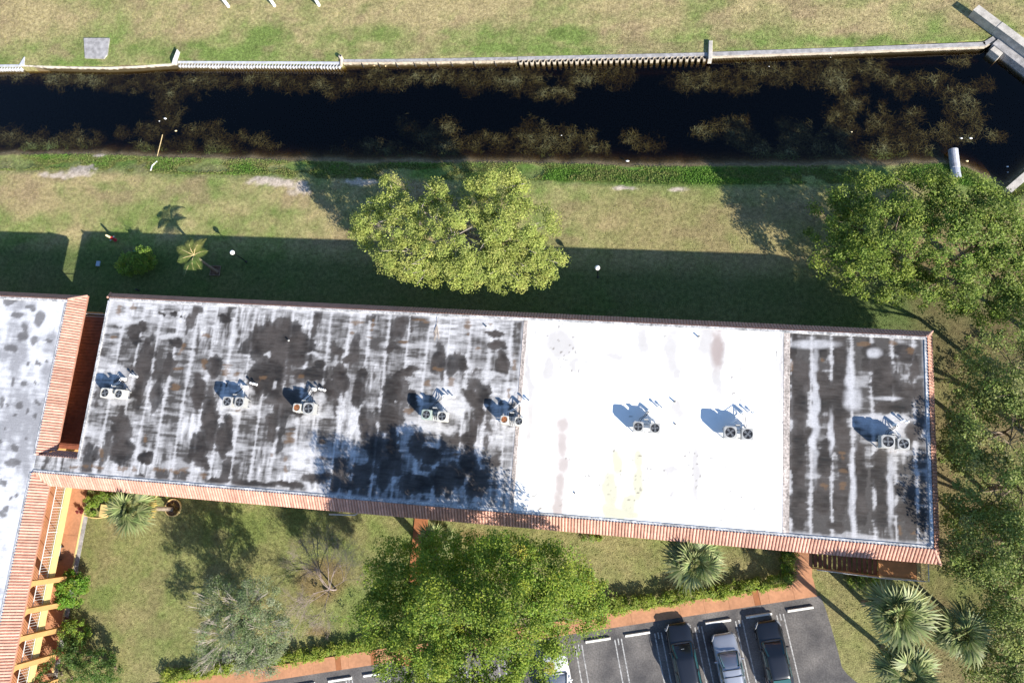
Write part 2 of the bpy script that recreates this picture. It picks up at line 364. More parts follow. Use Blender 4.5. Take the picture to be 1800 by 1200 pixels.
# water: a closed body of brown, absorbing water under a thin reflecting skin
m = bpy.data.materials.new('canal_water'); m.use_nodes = True; t = m.node_tree; N = t.nodes; L = t.links
N.remove(N["Principled BSDF"])
tr = N.new("ShaderNodeBsdfTransparent"); gl = N.new("ShaderNodeBsdfGlossy"); gl.inputs["Roughness"].default_value = 0.03
gl.inputs["Color"].default_value = (1, 1, 1, 1)
fr = N.new("ShaderNodeFresnel"); fr.inputs[0].default_value = 1.33
no = N.new("ShaderNodeTexNoise"); no.inputs["Scale"].default_value = 3.0; no.inputs["Detail"].default_value = 3
bp = N.new("ShaderNodeBump"); bp.inputs["Strength"].default_value = 0.05; bp.inputs["Distance"].default_value = 0.05
g = N.new("ShaderNodeNewGeometry"); L.new(g.outputs["Position"], no.inputs["Vector"]); L.new(no.outputs[0], bp.inputs["Height"])
L.new(bp.outputs[0], gl.inputs["Normal"])
mf = N.new("ShaderNodeMath"); mf.operation = 'SUBTRACT'; mf.use_clamp = True; L.new(fr.outputs[0], mf.inputs[0]); L.new(g.outputs["Backfacing"], mf.inputs[1])
mx = N.new("ShaderNodeMixShader"); L.new(mf.outputs[0], mx.inputs[0]); L.new(tr.outputs[0], mx.inputs[1]); L.new(gl.outputs[0], mx.inputs[2])
L.new(mx.outputs[0], N["Material Output"].inputs["Surface"])
va = N.new("ShaderNodeVolumeAbsorption"); va.inputs["Color"].default_value = (0.56, 0.45, 0.20, 1); va.inputs["Density"].default_value = 3.2
L.new(va.outputs[0], N["Material Output"].inputs["Volume"])
M['water'] = m
wt = MB().box(-400, 400, 20, 50, -4.5, WATER).build('water', M['water'])
tag(wt, 'dark still canal water between seawall and grassy bank', 'water', kind='structure')

# ------------------------------------------------------------------ scattered blades (stuff)
def blades(name, X, Y, Z, h, wd, col, mat_, lean=0.5, label=None, cat=None, flat=False, kind='stuff'):
    n = len(X); a = RNG.uniform(0, 2*math.pi, n); b = RNG.uniform(0, 2*math.pi, n)
    c = np.stack([X, Y, Z], -1)
    sx = np.stack([np.cos(a), np.sin(a), np.zeros(n)], -1)*wd[:, None]*0.5
    tl = np.stack([np.cos(b)*lean, np.sin(b)*lean, np.full(n, 0.06 if flat else 1.0)], -1)
    tl /= np.linalg.norm(tl, axis=1)[:, None]; tl = tl*h[:, None]
    if flat:
        pd = np.stack([-tl[:, 1], tl[:, 0], np.zeros(n)], -1); pd /= np.linalg.norm(pd, axis=1)[:, None]+1e-9; sx = pd*wd[:, None]*0.5
        mid_ = c+tl*0.5+sx*RNG.uniform(-6, 6, n)[:, None]
    else: mid_ = c+tl*0.55
    V = np.stack([c-sx*0.6, c+sx*0.6, mid_+sx, c+tl, mid_-sx], 1).reshape(-1, 3)
    # quads for the lower part, the tip as a second quad folded to a point
    V2 = V.reshape(-1, 5, 3); tip = V2[:, 3:4, :]
    V = np.concatenate([V2, tip+sx[:, None, :]*0.08], 1).reshape(-1, 3)
    k = np.arange(n)[:, None]*6
    F = np.concatenate([k+np.array([[0, 1, 2, 4]]), k+np.array([[4, 2, 5, 3]])], 0)
    cc = np.repeat(col, 6, axis=0)
    o = link(name, fastmesh(name, V, F, mat_, cc)); tag(o, label, cat, kind=kind); return o
def gsample(X, Y):
    """ground colour and height by nearest vertex"""
    ix = np.clip(np.searchsorted(gx, X), 1, nx-1); iy = np.clip(np.searchsorted(gy, Y), 1, ny-1)
    ix = np.where(np.abs(gx[ix-1]-X) < np.abs(gx[ix]-X), ix-1, ix); iy = np.where(np.abs(gy[iy-1]-Y) < np.abs(gy[iy]-Y), iy-1, iy)
    return C[iy, ix], z[iy, ix], dS[iy, ix], dN[iy, ix], sand[iy, ix], lush[iy, ix]
UD = Vector((0.970, 0.243, 0)).normalized()       # along the car park path, towards the east
VD = Vector((0.243, -0.970, 0)).normalized()      # across it, towards the parked cars
PATH0 = Vector((13.95, -4.60, 0))                 # a point on the path's upper edge
def onpaved(X, Y):
    u = (X-PATH0.x)*UD.x+(Y-PATH0.y)*UD.y; v = (X-PATH0.x)*VD.x+(Y-PATH0.y)*VD.y
    a = (v > -0.05) & (u < 1.0)
    a |= (v > 1.0) & (u < 1.6+0.30*(v-1.0))
    a |= (X > 13.2) & (X < 14.8) & (Y > -5.6) & (Y < -0.5)
    a |= (X > -14.9) & (X < -13.6) & (Y > -13) & (Y < 0)
    a |= (X > -44) & (X < 20.6) & (Y > -0.8) & (Y < 12.5)
    a |= (X < -42.9) & (Y < 12.3)
    return a
def grass_field():
    n = 150000
    X = RNG.uniform(-64, 33, n); Y = RNG.uniform(-19, 45, n)
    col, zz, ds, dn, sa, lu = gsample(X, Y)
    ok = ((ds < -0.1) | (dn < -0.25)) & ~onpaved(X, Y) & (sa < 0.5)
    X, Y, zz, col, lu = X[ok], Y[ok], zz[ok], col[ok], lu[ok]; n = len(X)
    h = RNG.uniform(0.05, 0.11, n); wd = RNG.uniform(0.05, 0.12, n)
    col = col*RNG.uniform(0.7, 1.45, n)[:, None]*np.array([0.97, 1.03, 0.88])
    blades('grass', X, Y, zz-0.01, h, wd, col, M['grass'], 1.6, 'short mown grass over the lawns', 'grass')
grass_field()
def bank_grass():
    n = 90000
    X = RNG.uniform(-64, 33, n); yb = np.interp(X, SX, SY); Y = yb-RNG.uniform(-0.15, 1.6, n)
    col, zz, ds, dn, sa, lu = gsample(X, Y)
    pat = fbm(X*0.35, Y*0.9, 3, 91)
    ok = (sa < 0.35) & (pat+0.16*((X > -7) & (X < 14)) > 0.46) & (RNG.uniform(0, 1, n) < np.clip(1.25-np.abs((yb-Y)-1.0)*0.55, 0.1, 1)) & (Y < 34)
    X, Y, zz, pat = X[ok], Y[ok], zz[ok], pat[ok]; n = len(X)
    h = RNG.uniform(0.07, 0.2, n); wd = RNG.uniform(0.03, 0.07, n)
    t_ = np.clip((pat-0.42)*2.6+0.5*((X > -7) & (X < 14))+RNG.uniform(-0.3, 0.3, n), 0, 1)
    col = lerp(np.broadcast_to(np.array([0.20, 0.19, 0.075]), (n, 3)), (0.11, 0.225, 0.035), t_)*RNG.uniform(0.65, 1.4, n)[:, None]
    blades('bank_grass', X, Y, np.maximum(zz, WATER)-0.02, h, wd, col, M['grass'], 0.9, 'taller green weeds and grass along the canal bank', 'grass')
bank_grass()
# submerged weed beds: strands just below the surface
WEED = [(40,130,45,16),(110,135,50,20),(180,140,60,18),(260,140,50,22),(290,180,26,30),(300,150,60,18),(370,140,60,18),(450,135,60,18),(520,140,40,18),(285,205,24,26),(265,230,26,14),(20,240,30,16),(70,250,40,20),(130,250,36,20),(165,248,20,16),(215,232,16,8),(255,255,18,10),(310,255,28,18),(365,225,22,14),(385,255,36,20),(335,230,24,16),(420,240,20,10),(460,250,25,14),
        (570,150,22,18),(615,140,40,20),(650,140,40,18),(690,140,40,16),(730,135,50,14),(780,132,50,14),(840,140,50,22),(880,140,40,18),(500,150,25,14),(590,165,14,8),(720,225,26,12),(760,240,40,24),(790,225,20,20),(800,255,50,24),(850,240,24,16),(880,250,24,18),(640,260,40,16),(690,262,30,14),
        (920,140,36,24),(945,160,30,12),(990,160,24,14),(1020,135,40,20),(1060,130,40,20),(1085,140,26,14),(1100,130,18,14),(930,235,24,24),(960,245,30,26),(1000,240,28,24),(1030,245,18,24),(1050,262,20,14),(920,260,26,16),(1210,140,40,16),(1250,135,36,20),(1290,145,40,18),(1330,125,36,20),(1240,232,18,18),(1270,225,22,18),(1310,245,26,22),(1340,260,30,20),(1140,255,30,16),(1110,240,20,14),
        (1380,130,40,20),(1430,125,40,26),(1470,120,50,26),(1480,150,40,20),(1500,180,28,24),(1475,205,26,24),(1490,230,36,20),(1530,120,40,20),(1570,135,30,18),(1590,150,22,18),(1640,140,40,18),(1680,155,40,16),(1690,180,26,30),(1700,200,30,36),(1680,235,34,26),(1730,145,24,14),(1690,105,18,10),(1555,185,12,18),(1610,200,20,18),(1560,225,36,22),(1600,240,34,22),(1400,235,28,22),(1430,255,40,22),(1490,265,50,20),(1560,265,50,18),(1630,260,34,18),(1380,265,36,20),(1750,240,24,12),(1620,190,14,10),(1380,215,20,12),(1300,210,14,10)]
def weeds():
    n = 300000
    X = RNG.uniform(-63, 33, n); Y = RNG.uniform(26.5, 39, n)
    px, py = W2P(X, Y, WATER-0.15)
    wxx = 16*(fbm(X*0.9, Y*0.9, 4, 131)-0.5)*2; wyy = 12*(fbm(X*0.9, Y*0.9, 4, 147)-0.5)*2
    b = blobs(px, py, WEED, wxx, wyy)
    tex = fbm(X*1.6, Y*1.6, 4, 151)
    dens = sstep(-0.28, 0.40, b+1.1*(tex-0.5))
    yb = np.interp(X, SX, SY); yn_ = np.interp(X, NWX, NWY)
    ok = (RNG.uniform(0, 1, n) < dens*0.85) & (Y > yb+0.1) & (Y < yn_-0.15)
    X, Y, b, tex = X[ok], Y[ok], b[ok], tex[ok]; n = len(X)
    clump = fbm(X*0.7, Y*0.7, 3, 171)
    depth = np.clip(0.42-0.20*np.clip(b, 0, 1)-0.55*(clump-0.45)-0.5*(tex-0.5)+RNG.uniform(-0.12, 0.18, n), 0.015, 0.9)
    h = RNG.uniform(0.12, 0.6, n)*RNG.uniform(0.6, 1, n); wd = RNG.uniform(0.010, 0.028, n)
    near = sstep(1.8, 0.3, Y-np.interp(X, SX, SY))*(clump > 0.45)
    col = lerp(np.broadcast_to(np.array([0.150, 0.140, 0.072]), (n, 3)), (0.20, 0.30, 0.10), np.clip(near*1.1+0.15*RNG.uniform(0, 1, n), 0, 1))*RNG.uniform(0.5, 1.5, n)[:, None]
    blades('water_weed', X, Y, WATER-depth, h, wd, col, M['weed'], 1.0, 'olive brown weed beds drifting under the canal surface', 'water weed', flat=True)
weeds()

# ------------------------------------------------------------------ seawall sections
def unit(a, b): d = Vector((b[0]-a[0], b[1]-a[1], 0)); return d.normalized(), d.length
def corrugated(mb, a, b, pitch, amp, z0, z1, th=0.03, sharp=0.3):
    d, ln = unit(a, b); nrm = Vector((d.y, -d.x, 0)); k = max(1, round(ln/pitch)); p = ln/k; pts = []
    for i in range(k):
        for s_, o_ in ((0.0, 0), (sharp*0.5, 0), (0.5-sharp*0.1, amp), (0.5+sharp*0.5, amp), ):
            pts.append(Vector((a[0], a[1], 0))+d*(i+s_)*p+nrm*o_)
    pts.append(Vector((b[0], b[1], 0)))
    n = len(pts)
    vs = [(q.x, q.y, z0) for q in pts]+[(q.x, q.y, z1) for q in pts]+[(q.x-nrm.x*th, q.y-nrm.y*th, z1) for q in pts]
    fs = []
    for i in range(n-1): fs += [(i, i+1, n+i+1, n+i), (n+i, n+i+1, 2*n+i+1, 2*n+i)]
    mb.add(vs, fs)
def strip(mb, a, b, o0, o1, z0, z1):
    """bar along a-b from offset o0 to o1 across (positive = towards the water)"""
    d, ln = unit(a, b); nrm = Vector((d.y, -d.x, 0)); A = Vector((a[0], a[1], 0)); B = Vector((b[0], b[1], 0))
    q = [A+nrm*o0, B+nrm*o0, B+nrm*o1, A+nrm*o1]
    mb.prism([(v.x, v.y) for v in q], z0, z1)
def wall_thing(name, a, label, grp=None):
    return empty(name, (a[0], a[1], 0), 0, label, 'seawall', grp)
# ribbed galvanised sections
for (x0, y0, x1, y1, lab) in [(-60,119,37,118.5,'ribbed galvanised seawall section cut by the left picture edge'), (312,112.5,598,114,'ribbed silver sheet pile seawall left of the round white post')]:
    a, b = P(x0, y0, 0), P(x1, y1, 0); r_ = wall_thing('seawall', a, lab)
    mb = MB(); corrugated(mb, a, b, 0.30, 0.26, -2.2, 0.0, 0.06, 0.35); o = mb.build('sheet_pile_face', M['sheet'], r_); o['kind'] = 'stuff'
    mb = MB(); strip(mb, a, b, -0.28, -0.061, -0.3, 0.03); mb.build('cap_beam', M['sheet'], r_)
# thin wavy concrete edge
pts = [P(*q) for q in [(39,115.5),(80,117),(140,118.5),(190,119),(240,117),(280,114),(311,112.5)]]
r_ = wall_thing('seawall', pts[0], 'thin sagging cream board edging between two silver wall sections')
mb = MB()
for a, b in zip(pts[:-1], pts[1:]): strip(mb, a, b, -0.07, 0.09, -1.6, -0.02)
mb.build('edge_board', M['edge_board'], r_)
# cream board section with raking ties
pts = [P(*q) for q in [(602,110),(700,109.5),(800,108),(909,106)]]
r_ = wall_thing('seawall', pts[0], 'cream slatted seawall with dark gaps right of the round white post')
mb = MB(); mc = MB()
for a, b in zip(pts[:-1], pts[1:]):
    corrugated(mb, a, b, 0.12, 0.04, -1.9, -0.02, 0.05, 0.4); strip(mc, a, b, -0.30, -0.06, -0.3, 0.03)
o = mb.build('slat_face', M['sheet_cream'], r_); o['kind'] = 'stuff'; mc.build('cap_beam', M['greycap'], r_)
for xx in (635, 664, 695, 727, 751, 766, 792, 832, 869):
    a = P(xx, 110-(xx-602)*0.0125, 0); MB().tube([(a.x, a.y-0.06, -0.02), (a.x+0.12, a.y-0.22, -0.52)], 0.035, 5).build('tie_rod', M['dark'], r_)
for i, (a, b) in enumerate([((645,113),(660,116.5)),((677,117),(690,110.5)),((700,111.5),(719,113)),((766,111),(785,109.5))]):
    a = P(*a, WATER); b = P(*b, WATER)
    o = MB().tube([(a.x, a.y, WATER+0.02), (b.x, b.y, WATER+0.09)], 0.06, 5).build('drift_board', M['wood'])
    tag(o, ['pale broken board floating by the slatted seawall, leftmost of three', 'pale board leaning from the slatted seawall into the water', 'long pale board lying along the foot of the slatted seawall', 'short pale board at the seawall foot nearest the deep ribs'][i], 'board', 'loose boards at the seawall')
# deep ribbed section: every pile is a part of its own
a, b = P(910, 106.5, 0), P(1244, 99.5, 0); d_, ln = unit(a, b); nr = Vector((d_.y, -d_.x, 0))
r_ = wall_thing('seawall', a, 'deep ribbed cream sheet pile seawall beside the upright timber post'); k = 33; p = ln/k
mb = MB(); mb.add([(0,0,-2.2),(p*0.18,0.0,-2.2),(p*0.3,-0.26,-2.2),(p*0.74,-0.26,-2.2),(p*0.86,0,-2.2),(p,0,-2.2)]+[(0,0,0),(p*0.18,0,0),(p*0.3,-0.26,0),(p*0.74,-0.26,0),(p*0.86,0,0),(p,0,0)]+[(0,0.06,0),(p*0.18,0.06,0),(p*0.34,-0.20,0),(p*0.70,-0.20,0),(p*0.86,0.06,0),(p,0.06,0)],
                 [(i, i+1, 7+i, 6+i) for i in range(5)]+[(6+i, 7+i, 13+i, 12+i) for i in range(5)])
me = mb.mesh('sheet_pile', M['sheet_cream'])
ang = math.atan2(d_.y, d_.x)
for i in range(k): link('sheet_pile', me, r_, d_*(i*p)+Vector((0, 0, -0.02)), (0, 0, ang))
mb = MB(); strip(mb, a, b, -0.36, -0.065, -0.3, 0.02); mb.build('cap_beam', M['greycap'], r_)
# fine slats under a broad grey cap
pts = [P(*q) for q in [(1250,98.5),(1500,90),(1732,81),(1750,70)]]
r_ = wall_thing('seawall', pts[0], 'finely slatted seawall under a broad grey cap at the right')
mb = MB(); mc = MB(); ms = MB()
for a, b in zip(pts[:-1], pts[1:]):
    corrugated(mb, a, b, 0.13, 0.05, -2.0, -0.09, 0.05, 0.4); strip(mc, a, b, -0.34, 0.0, -0.30, 0.04); strip(ms, a, b, 0.01, 0.09, -0.24, -0.06)
o = mb.build('slat_face', M['sheet_cream'], r_); o['kind'] = 'stuff'; mc.build('cap_beam', M['greycap'], r_); ms.build('wale', M['sheet_cream'], r_)
# fins, post and pipe at the joints
a, b = P(1249.5, 71, 0.3), P(1247, 101, 0.3)
o = MB().bbox(a.x-0.16, a.x+0.16, b.y-0.15, a.y, -0.4, 0.28, 0.03).build('timber_tie', M['conc']); tag(o, 'upright weathered timber tie where ribbed and slatted seawalls meet', 'timber')
a = P(38, 117, 0); mb = MB(); mb.prism([(a.x-0.28, a.y), (a.x+0.28, a.y+0.1), (a.x+0.12, a.y+1.0)], -0.6, 0.10)
tag(mb.build('return_fin', M['sheet']), 'silver steel return fin on the seawall at far left', 'steel fin')
a = P(308, 113, 0); mb = MB(); mb.add([(a.x-0.25, a.y, -0.3),(a.x+0.1, a.y, -0.3),(a.x+0.25, a.y+1.25, -0.3),(a.x-0.25, a.y, 0.18),(a.x+0.1, a.y, 0.6),(a.x+0.25, a.y+1.25, 0.5)],
    [(0,2,1),(3,4,5),(0,1,4,3),(1,2,5,4),(2,0,3,5)])
tag(mb.build('return_fin', M['sheet']), 'raised grey return fin casting a black shadow by the sagging edge', 'steel fin')
a = P(598, 99, 0.4); r_ = empty('bollard', (a.x, a.y, 0), 0, 'short round white post with a dark capped end by seawall', 'bollard')
MB().lathe([(0.17, -0.1), (0.17, 0.38), (0.15, 0.42)], (a.x, a.y, 0), 14).build('post', M['sheet_cream'], r_); MB().lathe([(0.09, 0.421), (0.09, 0.45)], (a.x+0.03, a.y+0.03, 0), 10).build('cap', M['dark'], r_)
MB().tube([(a.x, a.y-0.1, 0.05), (a.x+0.05, a.y-0.75, 0.0)], 0.14, 8).build('outfall_pipe', M['sheet_cream'], r_)
# concrete pad on the far lawn
pd_ = [P(*q, 0.1) for q in [(147,67),(192,67),(188,96),(182,103),(149,102)]]
o = MB().prism([(v.x, v.y) for v in pd_], -0.1, 0.10).build('concrete_pad', M['greycap']); tag(o, 'square weathered concrete pad on the far lawn', 'concrete pad')
# three white posts at the top edge
for i, (xx, yy) in enumerate([(402,12),(483,11),(561,10)]):
    a = P(xx, yy, 0); r_ = empty('white_post', a, 0, ['leftmost white post at the top picture edge', 'middle white post at the top picture edge', 'rightmost white post at the top picture edge'][i], 'post', 'white posts on the far lawn')
    MB().bbox(a.x-0.10, a.x+0.10, a.y-0.10, a.y+0.10, -0.1, 2.4, 0.02).build('post', M['white_conc'], r_); MB().bbox(a.x-0.13, a.x+0.13, a.y-0.13, a.y+0.13, 2.4, 2.48, 0.02).build('cap', M['white_conc'], r_)
# concrete bridge beam across the upper right corner
A = P(1716, 13, 0.9); B = P(1800, 76, 0.9); d_, ln = unit(A, B); E_ = A+d_*(ln+9)
r_ = empty('bridge_beam', (A.x, A.y, 0), 0, 'long pale concrete bridge beam across the upper right corner', 'bridge')
def bar(mb, A, B, o0, o1, z0, z1): strip(mb, A, B, o0, o1, z0, z1)
S0 = A+d_*0.0
mb = MB(); bar(mb, A, A+d_*2.3, -0.32, 0.32, -0.3, 0.88); mb.build('end_block', M['conc'], r_)
mb = MB(); bar(mb, A+d_*2.31, E_, -0.32, 0.30, -2.0, 0.92); mb.build('parapet', M['conc'], r_)
mb = MB(); bar(mb, A+d_*3.0, E_, 0.31, 1.0, -2.4, 0.12); mb.build('deck_edge', M['greycap'], r_)
mb = MB(); bar(mb, A+d_*3.2, A+d_*4.1, 1.001, 1.45, -2.4, 0.05); mb.build('pier_cap', M['conc'], r_)
mb = MB(); q = A+d_*3.5; mb.tube([(q.x+0.2, q.y-0.45, 0.12), (q.x+0.2, q.y-0.45, 0.45), (q.x+0.5, q.y-0.65, 0.5), (q.x+0.6, q.y-0.75, 0.12)], 0.06, 6).build('valve_pipe', M['dark'], r_)
a = P(1769, 331, 0.1); b = P(1812, 294, 0.1); mb = MB(); strip(mb, a, b, -0.05, 0.5, -2.2, 0.12)
tag(mb.build('wing_wall', M['conc']), 'pale concrete wing wall beside the dark pool at right', 'wall')
# corrugated culvert pipe
a = P(1675, 263, -0.25); b = P(1679, 296, -0.25); r_ = empty('culvert_pipe', b, 0, 'ribbed grey culvert pipe jutting from the bank into the canal', 'pipe')
prof = []; d_ = (b-a); n = 26
pts = [a+d_*(i/(n*2)) for i in range(n*2+1)]+[b+d_*0.5]
MB().tube(pts, [0.33+(0.035 if i % 2 else 0) for i in range(len(pts))], 16).build('pipe', M['pipe'], r_)
MB().tube([a+d_*0.002-d_.normalized()*0.02, a-d_.normalized()*0.03], 0.29, 14).build('mouth', M['darkvoid'], r_)
# water debris and yellow pole
def blob_mesh(mb, c, r, n=7, sq=0.5):
    pts = [(c[0]+r*(0.7+0.5*random.random())*math.cos(2*math.pi*k/n), c[1]+sq*r*(0.7+0.5*random.random())*math.sin(2*math.pi*k/n)) for k in range(n)]
    b0 = len(mb.v); mb.add([(p[0], p[1], c[2]) for p in pts]+[(c[0]+(p[0]-c[0])*0.7, c[1]+(p[1]-c[1])*0.7, c[2]+r*0.35) for p in pts]+[(c[0], c[1], c[2]+r*0.5)],
        [tuple(range(n-1, -1, -1))]+[(k, (k+1) % n, n+(k+1) % n, n+k) for k in range(n)]+[(n+k, n+(k+1) % n, 2*n) for k in range(n)])
for i, (xx, yy, r, mm, lab) in enumerate([(290,208.5,0.2,'white','white bag floating on the weed bed above the yellow pole'),(280,213,0.09,'white','small white scrap floating beside the white bag'),(309,230,0.16,'creampaint','yellow float right of the yellow pole'),(1103,283,0.16,'white','slim white scrap floating close to the near bank'),(987,238,0.07,'white','white speck on the weed bed in mid canal'),(1497,232,0.11,'creampaint','orange ball floating among weed at right'),(1690,243,0.13,'white','left white scrap floating above the culvert pipe'),(1706,243,0.15,'white','right white scrap floating above the culvert pipe'),(1352,117,0.06,'white','white speck near the slatted seawall'),(1460,101,0.06,'white','white speck close under the slatted seawall'),(1771,293,0.12,'white','white scrap floating in the dark pool at right'),(1700,283,0.14,'creampaint','tan scrap at the bank beside the culvert pipe'),(1772,303,0.07,'white','small white scrap low in the dark pool at right')]):
    q = P(xx, yy, WATER); mb = MB(); blob_mesh(mb, (q.x, q.y, WATER-0.02), r); tag(mb.build('floating_debris', M[mm], smooth=True), lab, 'debris', 'debris floating on the canal')
a = P(286, 237, WATER); b = P(279, 276, WATER); tag(MB().tube([(a.x, a.y, WATER+0.02), (b.x, b.y, WATER+0.22)], 0.035, 6).build('pole', M['wood']), 'yellow pole lying from the bank into the canal', 'pole')
a = P(277, 284, -0.5); b = P(268, 292, -0.3); c = P(266, 300, -0.05)
tag(MB().tube([(a.x, a.y, -0.45), (b.x, b.y, -0.25), (c.x, c.y, 0.04)], 0.06, 6).build('outfall_pipe', M['white_conc']), 'bent white outfall pipe at the water edge', 'pipe')

# ------------------------------------------------------------------ buildings
RZ, EZ = 6.6, 5.8                       # roof edge and eave heights
XW, XE, YS, YN = -39.6, 20.4, -1.28, 12.5
FL2 = 2.8
main = empty('apartment_building', (-10, 5.5, 0), 0, 'long two storey block with patched flat roof, white middle section and tiled eaves', 'building')
def roofgrid(x0, x1, y0, y1, st, zc, fn, name, mt, parent):
    xs = np.linspace(x0, x1, max(2, int((x1-x0)/st)+1)); ys_ = np.linspace(y0, y1, max(2, int((y1-y0)/st)+1))
    A, B = np.meshgrid(xs, ys_); px, py = W2P(A, B, zc); col = fn(A, B, px, py)
    n_, m_ = len(xs), len(ys_); I_ = np.arange(n_*m_).reshape(m_, n_)
    F_ = np.stack([I_[:-1,:-1], I_[:-1,1:], I_[1:,1:], I_[1:,:-1]], -1).reshape(-1, 4)
    o = wloc(parent); V_ = np.stack([A-o.x, B-o.y, np.full(A.shape, zc-o.z)], -1).reshape(-1, 3)
    return link(name, fastmesh(name, V_, F_, mt, col.reshape(-1, 3)), parent)
DARK = [(478,598,62,34,-25),(520,612,36,34),(480,650,28,46),(500,700,40,18),(455,668,26,34),(520,720,20,10),(545,660,34,14),(600,664,14,34),(575,690,28,14),(632,688,13,30),(640,660,10,14),
        (712,656,26,10,-20),(695,690,26,34),(686,735,26,28),(690,790,15,60),(675,830,14,40),(725,700,12,22),(370,738,18,60),(352,790,18,34),(350,690,13,34),(378,645,16,22),(390,775,12,36),(400,760,10,34),
        (214,752,16,30),(212,790,22,28),(256,803,15,10),(238,588,13,20),(250,572,9,9),(360,812,11,12),(385,845,24,7),(330,852,16,5),(450,852,40,8),(505,852,26,7),(250,836,9,6),(165,806,5,5),(287,553,4,3),(304,555,6,4),(319,554,3,3),(333,554,3,3),
        (876,606,18,10),(884,640,14,26),(868,585,18,8),(826,690,14,9),(812,640,12,16),(800,772,11,11),(828,775,11,38),(842,727,14,18),(854,690,10,22),(838,705,18,14),(815,770,10,10),(826,815,20,20),(800,830,16,20),(760,800,20,16),(735,780,14,30),(620,850,34,12),(560,840,30,10),
        (780,840,34,30),(840,850,26,26),(640,830,26,16),(730,850,36,20),(480,738,20,12),(560,640,10,10),(610,630,10,8),(590,615,14,10),(395,560,14,6),(690,610,14,10),(705,560,10,10),(300,640,14,24),(235,655,30,14),(310,600,12,10),(640,745,12,34),(730,560,8,6)]
DARKR = [(1403,700,17,70),(1404,800,17,80),(1404,890,17,40),(1478,640,15,60),(1466,690,26,26),(1440,670,16,22),(1470,735,20,30),(1482,800,12,60),(1478,880,14,40),(1512,830,13,60),(1512,890,12,34),(1446,870,16,40),(1450,800,14,40),(1545,640,30,26),(1556,670,30,30),(1572,716,42,12),(1600,690,30,20),(1608,760,18,18),(1545,830,14,40),(1548,900,14,36),(1590,900,20,16),(1395,620,8,20),(1450,620,8,14),(1530,615,12,12),(1590,620,18,16),(1605,650,10,26),(1470,925,14,10),(1580,860,12,14),(1420,760,12,14)]
RUSTB = [(210,540,5,10),(233,540,6,7),(198,594,9,4),(313,647,10,5),(310,682,7,8),(320,615,6,6),(325,605,5,5),(360,590,6,4),(400,648,9,14),(360,640,6,12),(417,657,6,5),(133,820,12,3),(148,820,6,4),(172,820,14,4),(215,824,10,5),(236,824,5,5),(277,826,10,5),(310,826,20,4),(355,834,6,5),(178,793,3,14),(460,665,8,5),(510,770,12,14),(478,798,5,5),(566,774,7,6),(504,806,7,6),(566,803,6,4),(503,825,3,12),(626,566,11,4),(743,562,13,4),(822,572,7,12),(840,610,6,6),(655,570,4,10),(751,674,7,6),(792,670,7,8),(710,600,8,4),(650,592,8,3),(770,650,8,4),(718,722,7,5),(895,690,4,12),(860,570,5,4),(805,800,10,6),(530,660,7,5),(255,770,4,8),(420,720,8,3),(620,585,5,4),(905,640,4,20)]
RUSTR = [(1481,800,6,8),(1483,828,7,6),(1481,856,6,9),(1450,853,8,5),(1447,632,6,5),(1390,640,4,12),(1518,602,10,4),(1571,603,8,5),(1600,615,7,8),(1568,793,12,3),(1582,933,5,14),(1610,938,10,4)]
WHITES = [(212,652,26,16),(228,668,14,20),(205,705,34,9),(432,690,16,18),(440,720,20,8),(560,700,18,14),(548,730,26,8),(480,682,8,9),(785,690,38,18),(800,715,30,14),(765,752,40,9),(900,695,22,16),(905,752,24,9),(700,705,4,5),(1568,735,44,8),(1556,752,26,9),(1575,790,36,8),(860,660,40,7),(545,625,14,6),(470,625,9,5),(300,590,40,8),(215,560,24,20)]
